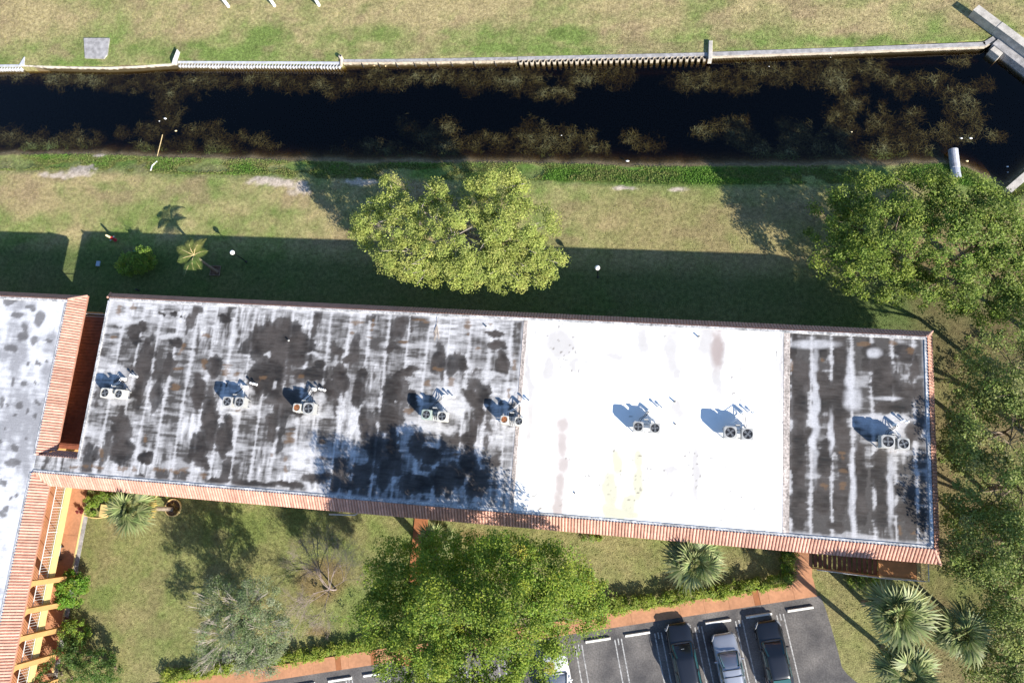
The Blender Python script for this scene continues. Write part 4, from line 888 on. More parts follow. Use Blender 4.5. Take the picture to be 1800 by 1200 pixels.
for k, lab, tx in ((0, 'white wheel stop of the empty bay by the lawn', None), (1, 'white wheel stop in front of the black car nearest the lawn', 'VISITOR'), (2, 'white wheel stop in front of the silver car', 'VISITOR'), (3, 'white wheel stop half hidden by the middle bays black sedan', None), (4, 'white wheel stop of the empty bay left of the black sedan', None), (5, 'white wheel stop half under the green tree crown', None)):
    wheel_stop(u0-k*BAY, lab, tx)
wheel_stop((P(597,1191,0.1)-PATH0).dot(UD), 'white wheel stop left of the dark trunk shadow at bottom'); wheel_stop((P(659,1182,0.1)-PATH0).dot(UD), 'white wheel stop right of the dark trunk shadow at bottom')
wheel_stop((P(597,1191,0.1)-PATH0).dot(UD)-2.93, 'white wheel stop cut by the bottom picture edge at left')

# ------------------------------------------------------------------ cars (front at local y = 0, tail at negative y)
def smooth_loft(stations, prof, n=8):
    """stations: list of (y, dict); prof(y params) -> list of (x,z) from left sill over the top to right sill"""
    mb = MB(); rows = [[(x, y, z_) for x, z_ in prof(s)] for y, s in stations]; k = len(rows[0])
    vs = [v for r in rows for v in r]; fs = [(i*k+j, i*k+j+1, (i+1)*k+j+1, (i+1)*k+j) for i in range(len(rows)-1) for j in range(k-1)]
    fs += [tuple(range(k-1, -1, -1)), tuple((len(rows)-1)*k+j for j in range(k))]
    fs += [((i+1)*k, (i+1)*k+k-1, i*k+k-1, i*k) for i in range(len(rows)-1)]
    mb.add(vs, fs); return mb
def subsurf(o, lv=2):
    md = o.modifiers.new('sub', 'SUBSURF'); md.levels = lv; md.render_levels = lv
def car(label, paint, u, v, L=4.95, Wd=1.84, H=1.45, hood=1.22, suv=False, bars=False, shade=False, sticker=False, skew=0):
    q = PATH0+UD*u+VD*v
    r_ = empty('car', (q.x, q.y, 0.014), math.atan2(UD.y, UD.x)+skew, label, 'car', 'parked cars')
    hw = Wd/2; zs = 0.92 if not suv else 1.02      # shoulder height
    def prof(s):
        w_, zt, zc, zb = s; return [(-w_*0.90, zb), (-w_*0.985, zb+0.12), (-w_, zb+(zt-zb)*0.55), (-w_*0.97, zt-0.05), (-w_*0.87, zt+0.0), (-w_*0.55, zc-0.005), (0, zc), (w_*0.55, zc-0.005), (w_*0.87, zt), (w_*0.97, zt-0.05), (w_, zb+(zt-zb)*0.55), (w_*0.985, zb+0.12), (w_*0.90, zb)]
    stt = [(0.0, (hw*0.66, 0.52, 0.54, 0.28)), (-0.05, (hw*0.80, 0.64, 0.68, 0.22)), (-0.22, (hw*0.92, 0.70, 0.76, 0.20)), (-0.55, (hw*0.97, 0.76, 0.84, 0.20)), (-1.0, (hw*0.99, 0.82, 0.92, 0.20)), (-hood-0.25, (hw, zs-0.06, zs+0.02, 0.20)), (-2.2, (hw, zs, zs+0.02, 0.20)), (-3.2, (hw, zs+0.02, zs+0.04, 0.20)), (-L+0.9, (hw*0.99, zs+0.03, zs+0.05, 0.22)), (-L+0.3, (hw*0.94, zs+0.0, zs+0.04, 0.25)), (-L+0.06, (hw*0.86, zs-0.10, zs-0.06, 0.30)), (-L, (hw*0.78, zs-0.22, zs-0.18, 0.36))]
    body = link('body', smooth_loft(stt, prof).mesh('body', paint, smooth=True), r_); subsurf(body, 2)
    # greenhouse
    yA, yB, yC, yD = -hood-0.10, -hood-0.98, (-L+1.15 if not suv else -L+0.75), (-L+0.55 if not suv else -L+0.18)
    zr = H; bw, rw = hw*0.89, hw*0.68
    def gp(s):
        b_, t_, zb, zt = s; return [(-b_, zb), (-b_*0.98, zb+(zt-zb)*0.12), (-t_*1.04, zt-(zt-zb)*0.14), (-t_*0.9, zt-0.015), (-t_*0.45, zt), (0, zt+0.008), (t_*0.45, zt), (t_*0.9, zt-0.015), (t_*1.04, zt-(zt-zb)*0.14), (b_*0.98, zb+(zt-zb)*0.12), (b_, zb)]
    gst = [(yA, (bw*0.96, bw*0.90, zs-0.10, zs-0.04)), (yA-0.02, (bw*0.97, bw*0.90, zs-0.10, zs+0.0)), (yB, (bw, rw*1.04, zs-0.08, zr-0.03)), (yB-0.12, (bw, rw*1.03, zs-0.08, zr-0.005)), ((yB+yC)/2, (bw, rw*1.02, zs-0.06, zr)), (yC+0.1, (bw*0.98, rw, zs-0.04, zr-0.03)), (yC, (bw*0.98, rw*0.99, zs-0.04, zr-0.05)), (yD, (bw*0.9, rw*0.98, zs-0.06, zs+0.03))]
    gh = link('cabin', smooth_loft(gst, gp).mesh('cabin', paint, smooth=True), r_); subsurf(gh, 1)
    def glass(quad, nm, off, mt=None, nx_=6, ny_=4, bow=0.0):
        a, b, c, d = [Vector(p) for p in quad]; vs = []; fs = []; nn = (b-a).cross(d-a).normalized()
        for j in range(ny_+1):
            for i in range(nx_+1):
                s_, t_ = i/nx_, j/ny_; p_ = (a*(1-s_)+b*s_)*(1-t_)+(d*(1-s_)+c*s_)*t_
                vs.append(p_+nn*(off+bow*(1-(2*s_-1)**2)))
        fs = [(j*(nx_+1)+i, j*(nx_+1)+i+1, (j+1)*(nx_+1)+i+1, (j+1)*(nx_+1)+i) for j in range(ny_) for i in range(nx_)]
        return link(nm, MB().add(vs, fs).mesh(nm, mt or M['glass'], smooth=True), r_)
    wsq = [(-bw*0.86, yA-0.03, zs+0.02), (bw*0.86, yA-0.03, zs+0.02), (rw*0.93, yB+0.02, zr-0.035), (-rw*0.93, yB+0.02, zr-0.035)]
    glass(wsq, 'windscreen', 0.012, bow=0.055)
    if shade:
        glass([(-bw*0.74, yA-0.17, zs+0.11), (bw*0.74, yA-0.17, zs+0.11), (rw*0.84, yB+0.10, zr-0.08), (-rw*0.84, yB+0.10, zr-0.08)], 'sunshade', 0.016, M['shade'], bow=0.055)
        glass([(-0.09, yB+0.22, zr-0.135), (0.09, yB+0.22, zr-0.135), (0.09, yB+0.03, zr-0.045), (-0.09, yB+0.03, zr-0.045)], 'sensor_housing', 0.078, M['trim'], 2, 2)
    if sticker: glass([(-0.12, yB+0.55, zr-0.26), (0.10, yB+0.55, zr-0.26), (0.10, yB+0.36, zr-0.175), (-0.12, yB+0.36, zr-0.175)], 'permit_card', 0.074, M['white'], 2, 2)
    glass([(rw*0.88, yC-0.02, zr-0.06), (-rw*0.88, yC-0.02, zr-0.06), (-bw*0.8, yD+0.05, zs+0.04), (bw*0.8, yD+0.05, zs+0.04)][::-1], 'rear_window', -0.012, bow=-0.02)
    for s_ in (-1, 1):
        for ya_, yb_ in ((yB+0.12, (yB+yC)/2+0.05), ((yB+yC)/2-0.03, yC+0.0)):
            qd = [(s_*bw*0.995, ya_+0.25 if ya_ > yB else ya_, zs+0.05), (s_*bw*0.995, yb_, zs+0.05), (s_*rw*1.07, yb_+0.05, zr-0.10), (s_*rw*1.07, ya_-0.12, zr-0.10)]
            glass(qd, 'side_window', 0.02*(1 if s_ < 0 else -1), nx_=2, ny_=2)
        mm = MB(); mm.add([(s_*(bw+0.02), yA-0.42, zs+0.06), (s_*(bw+0.24), yA-0.46, zs+0.05), (s_*(bw+0.25), yA-0.56, zs+0.06), (s_*(bw+0.02), yA-0.55, zs+0.06), (s_*(bw+0.03), yA-0.44, zs+0.16), (s_*(bw+0.21), yA-0.47, zs+0.18), (s_*(bw+0.22), yA-0.56, zs+0.18), (s_*(bw+0.03), yA-0.55, zs+0.17)], [(3,2,1,0),(4,5,6,7),(0,1,5,4),(1,2,6,5),(2,3,7,6),(3,0,4,7)])
        mi = link('mirror', mm.mesh('mirror', paint), r_); mi.modifiers.new('b', 'BEVEL').width = 0.02
        hl = MB().add([(s_*hw*0.62, -0.03, 0.58), (s_*hw*0.86, -0.16, 0.60), (s_*hw*0.965, -0.45, 0.66), (s_*hw*0.90, -0.40, 0.72), (s_*hw*0.72, -0.14, 0.68)], [(0, 1, 2, 3, 4)] if s_ > 0 else [(4, 3, 2, 1, 0)])
        h_ = link('headlight', hl.mesh('headlight', M['lens']), r_); h_.modifiers.new('s', 'SOLIDIFY').thickness = 0.05
        tl = MB().box(s_*hw*0.50 if s_ > 0 else -hw*0.86, s_*hw*0.86 if s_ > 0 else -hw*0.50, -L+0.0, -L+0.1, zs-0.30, zs-0.16); link('tail_light', tl.mesh('tail_light', M['redlens']), r_)
        link('door_handle', MB().bbox(s_*hw-0.02, s_*hw+0.02, yB-0.55, yB-0.38, zs-0.14, zs-0.11, 0.008).mesh('door_handle', paint), r_)
        link('roof_gutter', MB().tube([(s_*rw*1.06, yB-0.1, zr-0.02), (s_*rw*1.05, (yB+yC)/2, zr+0.005), (s_*rw*1.0, yC+0.05, zr-0.05)], 0.018, 5).mesh('roof_gutter', M['trim'] if not bars else M['rim']), r_)
        link('wiper', MB().tube([(s_*0.25-0.2, yA-0.03, zs+0.05), (s_*0.3+0.25, yA-0.16, zs+0.14)], 0.012, 4).mesh('wiper', M['trim']), r_)
        for yw in (-0.92, -L+0.98):
            wh = link('wheel', MB().tube([(s_*(hw-0.22), yw, 0.33), (s_*(hw+0.005), yw, 0.33)], 0.33, 20).mesh('wheel', M['tyre']), r_)
            link('rim', MB().tube([(s_*(hw+0.004), yw, 0.33), (s_*(hw+0.02), yw, 0.33)], [0.22, 0.19], 12).mesh('rim', M['rim']), wh)
    # grille, plate, cowl, bonnet creases
    link('grille', MB().box(-0.42, 0.42, -0.035, 0.012, 0.40, 0.54).mesh('grille', M['trim']), r_)
    link('number_plate', MB().box(-0.15, 0.15, -L-0.02, -L+0.05, 0.52, 0.66).mesh('number_plate', M['white']), r_)
    link('cowl', MB().tube([(-bw*0.86, yA+0.0, zs+0.015), (-bw*0.45, yA+0.045, zs+0.03), (0, yA+0.06, zs+0.036), (bw*0.45, yA+0.045, zs+0.03), (bw*0.86, yA+0.0, zs+0.015)], 0.028, 6).mesh('cowl', M['trim']), r_)
    if bars:
        for yy in (yB-0.16, yB-0.62, (yB+yC)/2-0.45): link('roof_bar', MB().bbox(-rw*1.03, rw*1.03, yy-0.025, yy+0.025, zr-0.004, zr+0.025, 0.008).mesh('roof_bar', M['trim']), r_)
    return r_
def car_uv(px, py, zc): q = P(px, py, zc)-PATH0; return q.dot(UD), q.dot(VD)
a = car_uv(1190, 1094, 0.6); car('black sedan with white card in windscreen, leftmost of the three cars at right', M['car_black'], a[0], a[1], 5.25, sticker=True)
a = car_uv(1270, 1112, 0.6); car('silver car with dark roof bars between two black cars', M['car_silver'], a[0], a[1], 4.5, 1.80, 1.62, 1.12, True, bars=True, shade=True)
a = car_uv(1347, 1090, 0.6); car('black car parked next to the empty bay by the lawn', M['car_black'], a[0], a[1], 4.9, 1.84, 1.46, 1.2)
a = car_uv(974, 1148, 0.6); car('white car mostly hidden under the green tree crown', M['car_white'], a[0], a[1], 4.8, 1.86, 1.5)

# ------------------------------------------------------------------ roof plant
def ac_unit(px, py, size, label, body='ac', fan='blade', rusty=False, rz=0.0):
    zt = RZ+1.02; c = P(px, py, zt); s_ = size/2; z0 = RZ+0.32
    r_ = empty('condenser_unit', (c.x, c.y, z0), rz, label, 'air conditioner', 'roof condenser units')
    h = zt-z0
    link('cabinet', MB().bbox(-s_, s_, -s_, s_, 0.03, h-0.06, 0.01).mesh('cabinet', M[body]), r_)
    rr = s_*0.86; n = 20      # lid with a round opening
    mb = MB(); out = []
    for k in range(n):
        a = 2*math.pi*k/n; cx, cy_ = math.cos(a), math.sin(a); m_ = max(abs(cx), abs(cy_)); e = s_*1.03
        f_ = 1.0/max(m_, 0.80); out.append((cx*e*f_ if abs(cx*f_) <= 1 else math.copysign(e, cx), cy_*e*f_ if abs(cy_*f_) <= 1 else math.copysign(e, cy_)))
    vs = [(x, y, h-0.059) for x, y in out]+[(x, y, h-0.01) for x, y in out]+[(math.cos(2*math.pi*k/n)*rr, math.sin(2*math.pi*k/n)*rr, h) for k in range(n)]+[(math.cos(2*math.pi*k/n)*rr, math.sin(2*math.pi*k/n)*rr, h-0.05) for k in range(n)]
    fs = []
    for k in range(n):
        k2 = (k+1) % n; fs += [(k, k2, n+k2, n+k), (n+k, n+k2, 2*n+k2, 2*n+k), (2*n+k, 2*n+k2, 3*n+k2, 3*n+k)]
    mb.add(vs, fs); link('lid', mb.mesh('lid', M[body]), r_)
    link('fan_well', MB().lathe([(rr*0.995, h-0.058), (rr*0.99, h-0.050)], (0, 0, 0), n).mesh('fan_well', M['rust' if rusty else 'darkvoid']), r_)
    fm = MB(); ph = random.uniform(0, 6)
    for k in range(4):
        a = ph+k*math.pi/2; ca, sa_ = math.cos(a), math.sin(a)
        q_ = [(0.05, -0.04, 0.0), (rr*0.86, -0.11, 0.012), (rr*0.86, 0.06, -0.006), (0.05, 0.05, 0.0)]
        fm.add([(x*ca-y*sa_, x*sa_+y*ca, h-0.030+z_) for x, y, z_ in q_], [(0, 1, 2, 3)])
    link('fan_blades', fm.mesh('fan_blades', M['rust' if rusty else fan]), r_)
    link('fan_hub', MB().lathe([(rr*0.24, h-0.04), (rr*0.24, h-0.018), (rr*0.14, h-0.012)], (0, 0, 0), 10).mesh('fan_hub', M['rust' if rusty else fan]), r_)
    gm = MB()
    for f_ in (0.35, 0.6, 0.85): gm.tube([(math.cos(2*math.pi*k/16)*rr*f_, math.sin(2*math.pi*k/16)*rr*f_, h-0.003) for k in range(17)], 0.004, 3, False)
    for k in range(8): a = 2*math.pi*k/8; gm.tube([(0.05*math.cos(a), 0.05*math.sin(a), h-0.003), (rr*math.cos(a), rr*math.sin(a), h-0.003)], 0.004, 3, False)
    link('guard_grille', gm.mesh('guard_grille', M['dark']), r_)
    lm = MB()
    for sx, sy in ((-1, -1), (1, -1), (1, 1), (-1, 1)): lm.box(sx*s_*0.82-0.03, sx*s_*0.82+0.03, sy*s_*0.82-0.03, sy*s_*0.82+0.03, 0, 0.03)
    link('feet', lm.mesh('feet', M['dark']), r_)
    return c
def ac_group(i, p0, p1, s0, s1, nm, kw0, kw1):
    l0 = kw0.pop('d', 'grey condenser unit'); l1 = kw1.pop('d', 'grey condenser unit')
    a = ac_unit(*p0, s0, l0+' on the left of the '+nm, **kw0); b = ac_unit(*p1, s1, l1+' on the right of the '+nm, **kw1)
    c = (a+b)/2; rt = empty('condenser_stand', (c.x, c.y, RZ-0.085), 0, 'metal stand carrying the '+nm, 'equipment stand', 'condenser stands')
    x0, x1 = a.x-s0*0.55, b.x+s1*0.55; zb = RZ+0.32
    for dy in (-0.27, 0.27): MB().box(x0, x1, c.y+dy-0.03, c.y+dy+0.03, zb-0.06, zb-0.001).build('rail', M['ac'], rt)
    lm = MB().box(-0.025, 0.025, -0.025, 0.025, 0, zb-0.061-(RZ-0.085)).mesh('leg', M['ac'])
    for dx in (x0+0.1, c.x, x1-0.1):
        for dy in (-0.27, 0.27): link('leg', lm, rt, Vector((dx, c.y+dy, RZ-0.085))-rt.location)
    for k in range(4): 
        xx = a.x+s0*0.5+(b.x-s1*0.5-a.x-s0*0.5)*(k+0.5)/4; MB().box(xx-0.012, xx+0.012, c.y-0.32, c.y+0.32, zb-0.03, zb+0.0).build('slat', M['white'], rt)
    # refrigerant pipes to a hooded pipe jack
    j = Vector((c.x+random.uniform(-0.1, 0.4), c.y+random.uniform(1.2, 1.55), RZ-0.09))
    pr_ = empty('refrigerant_pipes', j, 0, 'insulated pipes and hooded jack behind the '+nm, 'pipes', 'roof pipework')
    MB().lathe([(0.16, 0), (0.13, 0.12), (0.10, 0.42), (0.06, 0.5)], j, 10).build('pipe_jack', M['white'], pr_)
    for q, (src, s_) in enumerate(((a, s0), (b, s1))):
        for d_ in (-0.06, 0.06):
            e = Vector((src.x+d_+(0.1 if q == 0 else -0.1), src.y+s_*0.5, RZ+0.45)); mid1 = e+Vector((0.02, 0.22+0.1*random.random(), 0.05)); mid2 = Vector(((e.x+j.x)/2+random.uniform(-0.1, 0.1), (e.y+j.y)/2+0.1, RZ+random.uniform(0.1, 0.45)))
            MB().tube([e, mid1, mid2, j+Vector((d_, -0.05, 0.5)), j+Vector((d_*0.5, 0, 0.42))], 0.026 if d_ > 0 else 0.018, 6).build('pipe', M['dark' if (i+q) % 2 else 'white'], pr_)
    # electrical disconnect on a post
    e = Vector((c.x-0.05, c.y+0.62, RZ-0.09)); db_ = empty('disconnect_box', e, 0, 'grey electrical box on a post behind the '+nm, 'electrical box', 'disconnect boxes')
    MB().box(e.x-0.025, e.x+0.025, e.y-0.025, e.y+0.025, e.z, e.z+0.75).build('post', M['ac'], db_); MB().bbox(e.x-0.14, e.x+0.14, e.y-0.10, e.y-0.026, e.z+0.5, e.z+0.98, 0.01).build('box', M['ac'], db_)
    MB().tube([e+Vector((0.06, -0.06, 0.5)), e+Vector((0.16, -0.1, 0.25)), e+Vector((0.3, -0.25, 0.45))], 0.015, 5).build('whip', M['dark'], db_)
    # pair of vent stacks up-slope
    for k, (dx, dy, hh) in enumerate(((0.75, 1.55, 0.42), (1.05, 1.5, 0.36))):
        q_ = Vector((c.x+dx, c.y+dy, RZ-0.09)); v_ = empty('vent_stack', q_, 0, ('left' if k == 0 else 'right')+' white vent stack behind the '+nm, 'vent', 'roof vent stacks')
        MB().lathe([(0.14, 0), (0.10, 0.03), (0.045, 0.06), (0.045, hh)], q_, 8).build('pipe', M['white'], v_); MB().lathe([(0.075, hh-0.05), (0.085, hh+0.04), (0.04, hh+0.07)], q_, 8).build('cowl', M['white'], v_)
PAIRS = [((184,690),(208,692),0.70,0.66,'westernmost roof pair beside the gap', dict(d='white condenser with dark fan', body='ac_white'), dict(d='white condenser', body='ac_white')),
         ((399,705.5),(420.5,706.5),0.70,0.70,'second roof pair from the west', {}, {}),
         ((521.5,716),(542,717.5),0.56,0.78,'third roof pair from the west', dict(d='small rusted condenser', body='ac_white', rusty=True), dict(d='large grey condenser')),
         ((749,728),(777,731.5),0.66,0.66,'fourth roof pair from the west', dict(d='greenish condenser', body='ac_green'), dict(d='white condenser with black fan', body='ac_white')),
         ((886.5,737),(912,740),0.52,0.56,'fifth roof pair from the west', dict(d='square rusted white condenser', body='ac_white', rusty=True), dict(d='white condenser with pale fan', body='ac_white')),
         ((1122,749.5),(1151.5,752),0.66,0.66,'left pair on the white roof section', {}, {}),
         ((1284,759.5),(1314.5,762.5),0.78,0.74,'right pair on the white roof section', {}, {}),
         ((1561.5,775.5),(1589,779.5),0.80,0.70,'easternmost roof pair on the stained section', {}, {})]
for i, p_ in enumerate(PAIRS): ac_group(i, *p_)
for xx, yy, hh, lab in ((1228,592,0.3,'short grey vent pipe near the north edge of the white roof'),(507,598,0.25,'small vent pipe in the big dark stain'),(855,574,0.25,'small vent pipe by the north curb left of white section'),(1186,706,0.3,'lone vent pipe between the two pairs on the white roof'),(1187,745,0.14,'low roof drain fitting right of the left white roof pair'),(1010,866,0.12,'low dark fitting on the lower white roof')):
    q_ = P(xx, yy, RZ); q_.z = RZ-0.1; v_ = empty('vent_pipe', q_, 0, lab, 'vent', 'single roof vents')
    MB().lathe([(0.15, 0), (0.11, 0.03), (0.055, 0.05), (0.055, hh)], q_, 8).build('pipe', M['ac'], v_); MB().lathe([(0.05, hh+0.001), (0.05, hh+0.01)], q_, 8).build('opening', M['dark'], v_)
# dead palm frond blown onto the roof edge
q_ = P(768, 570, RZ); mb = MB()
for k in range(9):
    a = math.radians(-90+random.uniform(-28, 28)); e = q_+Vector((math.cos(a)*random.uniform(0.6, 1.2), math.sin(a)*random.uniform(0.8, 1.6), 0.0)); mb.tube([(q_.x+0.05, q_.y+0.6, RZ+0.05), (q_.x, q_.y, RZ), ((q_.x+e.x)/2, (q_.y+e.y)/2, RZ-0.02), (e.x, e.y, RZ-0.09)], 0.016, 3)
tag(mb.build('dead_branch', M['barkpale']), 'dry brown branch lying over the north roof edge', 'branch')
a = P(592, 904, 2.6); b = P(633, 903, 2.6)
tag(MB().tube([(a.x-0.6, a.y-0.02, 2.6), (b.x-0.4, b.y-0.1, 2.6), (b.x-0.1, b.y+0.1, 2.6), (b.x, b.y+0.9, 2.75)], 0.05, 6).build('conduit', M['railwhite'], None), 'white bent conduit jutting from under the south eave', 'conduit')

# ------------------------------------------------------------------ garden things
def lamp(bpx, gpx, label):
    b = P(*bpx); r_ = empty('garden_lamp', b, 0, label, 'lamp post', 'globe lamps on the lawn'); h = 2.3
    MB().lathe([(0.10, -0.1), (0.10, 0.05), (0.04, 0.1), (0.035, h-0.1), (0.08, h-0.08), (0.08, h-0.02)], b, 10).build('post', M['dark'], r_)
    MB().lathe([(0.06, h-0.02)]+[(0.20*math.sin(math.pi*k/10), h+0.17-0.20*math.cos(math.pi*k/10)) for k in range(2, 10)]+[(0.02, h+0.37)], b, 16).build('globe', M['globe'], r_, smooth=True)
lamp((433,460), None, 'white globe lamp post beside the small palm in the shade'); lamp((1051,487), None, 'white globe lamp post right of the big tree in the shade')
q = P(203, 422, 0); r_ = empty('hydrant', q, 0, 'red standpipe hydrant with cream top at the edge of the shadow', 'hydrant')
MB().lathe([(0.17, -0.05), (0.17, 0.05), (0.11, 0.07), (0.11, 0.55), (0.15, 0.58), (0.15, 0.62), (0.12, 0.64), (0.10, 0.82)], q, 12).build('barrel', M['red'], r_)
MB().lathe([(0.10, 0.82), (0.09, 1.25), (0.05, 1.32)], q, 12).build('marker_post', M['creampaint'], r_)
for s_ in (-1, 1): MB().tube([(q.x+s_*0.08, q.y+s_*0.1, 0.45), (q.x+s_*0.16, q.y+s_*0.2, 0.45)], 0.06, 8).build('nozzle', M['pipe'], r_)
for xx, yy, sx, sy, h, mt, lab in ((171.5,463,0.18,0.24,0.12,'bluegrey','pale blue meter box lid in the shaded lawn'),(237.5,443.5,0.24,0.2,0.7,'greenbox','green utility box behind the clipped shrub'),(238,508,0.06,0.06,0.5,'dark','short dark stake in the shade by the north eave'),(1724,1161,0.10,0.10,0.12,'white','small white fitting in the grass by the palms')):
    q = P(xx, yy, h); tag(MB().bbox(q.x-sx, q.x+sx, q.y-sy, q.y+sy, -0.05, h, 0.03).build('utility_box', M[mt]), lab, 'box')
# palm bed frame (square) and ring planter
q = P(379, 476, 0); r_ = empty('planting_bed', q, 0, 'square brick edged planting bed round the small palm', 'planting bed')
for dx0, dx1, dy0, dy1 in ((-0.45,0.45,-0.45,-0.405),(-0.45,0.45,0.405,0.45),(-0.45,-0.405,-0.404,0.404),(0.405,0.45,-0.404,0.404)): MB().bbox(q.x+dx0, q.x+dx1, q.y+dy0, q.y+dy1, -0.05, 0.12, 0.01).build('edging', M['bark'], r_)
MB().box(q.x-0.40, q.x+0.40, q.y-0.40, q.y+0.40, -0.05, 0.05).build('soil', M['soil'], r_)
PALM1 = P(303, 894, 0); q = P(305, 892, 0); r_ = empty('ring_planter', q, 0, 'round white edged planter with brown bedding at the palm foot', 'planter')
mb = MB(); n = 22
for k in range(n): pass
mb.lathe([(0.72, -0.05), (0.72, 0.14), (0.64, 0.14), (0.64, 0.02)], q, n).build('edging', M['cream'], r_); MB().lathe([(0.638, -0.04), (0.638, 0.05)], q, n).build('soil', M['soil'], r_)
q = P(182, 897, 0.4); r_ = empty('stone_bench', (q.x, q.y, 0), 0, 'beige stone bench in the courtyard bed beside the palm', 'bench')
MB().bbox(q.x-0.32, q.x+0.32, q.y-0.5, q.y+0.5, 0.34, 0.44, 0.02).build('seat', M['cream'], r_)
for s_ in (-1, 1): MB().bbox(q.x-0.26, q.x+0.26, q.y+s_*0.34-0.06, q.y+s_*0.34+0.06, -0.02, 0.339, 0.01).build('leg', M['cream'], r_)
pts = [P(*q_, 0.05) for q_ in [(148,905),(160,909),(172,910),(184,908),(196,906)]]
tag(MB().tube(pts, 0.05, 6).build('bed_edging', M['cream']), 'curved cream edging of the courtyard bed', 'edging')
pts = [P(*q_, 0.05) for q_ in [(276,870),(271,878),(262,882)]]
tag(MB().tube(pts, 0.05, 6).build('bed_edging', M['cream']), 'short cream edging right of the courtyard palm', 'edging')
q = P(102, 972, 0.45); r_ = empty('bench', (q.x, q.y, 0.1), 0, 'dark grey bench against the wing walkway', 'bench')
MB().bbox(q.x-0.2, q.x+0.2, q.y-0.65, q.y+0.65, 0.5, 0.55, 0.01).build('seat', M['bluegrey'], r_); MB().bbox(q.x-0.26, q.x-0.21, q.y-0.65, q.y+0.65, 0.6, 0.95, 0.01).build('backrest', M['bluegrey'], r_)
for s_ in (-1, 1): MB().box(q.x-0.26, q.x+0.18, q.y+s_*0.5-0.03, q.y+s_*0.5+0.03, 0.10, 0.499).build('leg', M['dark'], r_); MB().box(q.x-0.26, q.x-0.21, q.y+s_*0.5-0.03, q.y+s_*0.5+0.03, 0.5, 0.62).build('bracket', M['dark'], r_)

# ------------------------------------------------------------------ vegetation
def rnd_unit(n):
    v = RNG.normal(size=(n, 3)); return v/np.linalg.norm(v, axis=1)[:, None]
def leaf_mesh(name, Cn, Nn, size, col, mt, aspect=0.55):
    n = len(Cn); t = rnd_unit(n); t = t-Nn*np.sum(t*Nn, 1)[:, None]; t /= np.linalg.norm(t, axis=1)[:, None]+1e-9; b = np.cross(Nn, t)
    L_ = size[:, None]*0.5; W_ = L_*aspect
    V = np.stack([Cn-t*L_, Cn+b*W_+t*L_*0.1+Nn*W_*0.25, Cn+t*L_, Cn-b*W_+t*L_*0.1+Nn*W_*0.25], 1).reshape(-1, 3)
    F = np.arange(4*n).reshape(-1, 4)
    return fastmesh(name, V, F, mt, np.repeat(col, 4, axis=0))
def pal(n, cols, wts):
    cols = np.array(cols); k = RNG.choice(len(cols), n, p=np.array(wts)/sum(wts)); return cols[k]
def foliage(lobes, clump_d, rc, per, leaf, cols, wts, gap=0.0, upbias=0.95, seed=0, gapscale=0.55, zmin=-0.35, flat=0.65, tipcol=None, inner=0.35):
    """lobes: (centre, (rx,ry,rz)); returns leaf arrays and clump centres"""
    CC = []; OO = []
    for c, r in lobes:
        area = 4*math.pi*((r[0]*r[1])**1.6/3+(r[0]*r[2])**1.6/3+(r[1]*r[2])**1.6/3)**(1/1.6)
        n = max(6, int(area*clump_d)); u_ = rnd_unit(n); u_ = u_[u_[:, 2] > zmin]; n = len(u_)
        f = np.where(RNG.uniform(0, 1, n) < inner, RNG.uniform(0.35, 0.8, n), RNG.uniform(0.82, 1.03, n))
        wob = 0.80+0.42*fbm(u_[:, 0]*2.2+c[0]+seed, u_[:, 1]*2.2+c[1]+u_[:, 2], 3, seed+7)
        p = np.array(c)+u_*np.array(r)*(f*wob)[:, None]
        keep = np.ones(n, bool)
        for c2, r2 in lobes:
            if c2 is c: continue
            dd = np.linalg.norm((p-np.array(c2))/np.array(r2), axis=1); keep &= dd > 0.72
        if gap: keep &= fbm(p[:, 0]*gapscale+seed, p[:, 1]*gapscale, 3, seed+3) > gap
        CC.append(p[keep]); OO.append(u_[keep])
    CC = np.concatenate(CC); OO = np.concatenate(OO); m_ = len(CC)
    cnt = np.maximum(4, (per*RNG.uniform(0.55, 1.45, m_)).astype(int)); idx = np.repeat(np.arange(m_), cnt); n = len(idx)
    rad = rc*RNG.uniform(0.6, 1.35, m_)
    off = rnd_unit(n)*(RNG.uniform(0, 1, n)**0.45)[:, None]*rad[idx][:, None]*np.array([1, 1, flat])
    pos = CC[idx]+off
    nn = rnd_unit(n)*0.85+np.array([0.25, -0.22, upbias])+OO[idx]*0.35+off/rad[idx][:, None]*0.4; nn /= np.linalg.norm(nn, axis=1)[:, None]
    cl = pal(m_, cols, wts)*RNG.uniform(0.55, 1.35, m_)[:, None]
    lc = cl[idx]*0.6+pal(n, cols, wts)*0.4
    lc = lc*RNG.uniform(0.65, 1.35, n)[:, None]
    if tipcol is not None:
        t_ = np.clip((off[:, 2]/rad[idx]/flat)*0.6+0.15+RNG.uniform(-0.25, 0.25, n), 0, 1)*0.7
        lc = lerp(lc, tipcol, t_)
    return pos, nn, leaf*RNG.uniform(0.65, 1.3, n), np.clip(lc, 0.004, 0.6), CC
def L(px, py, rx, ry, z, rz):
    c = P(px, py, z); s_ = FPX/(CAMH-z); return ((c.x, c.y, c.z), (rx/s_, ry/s_, rz))
def bezier(a, b, bend, n=6, sag=0.0):
    a, b = Vector(a), Vector(b); m_ = (a+b)/2+Vector(bend); out = []
    for i in range(n+1):
        t = i/n; q = a*(1-t)**2+m_*2*t*(1-t)+b*t*t; out.append(q)
    return out
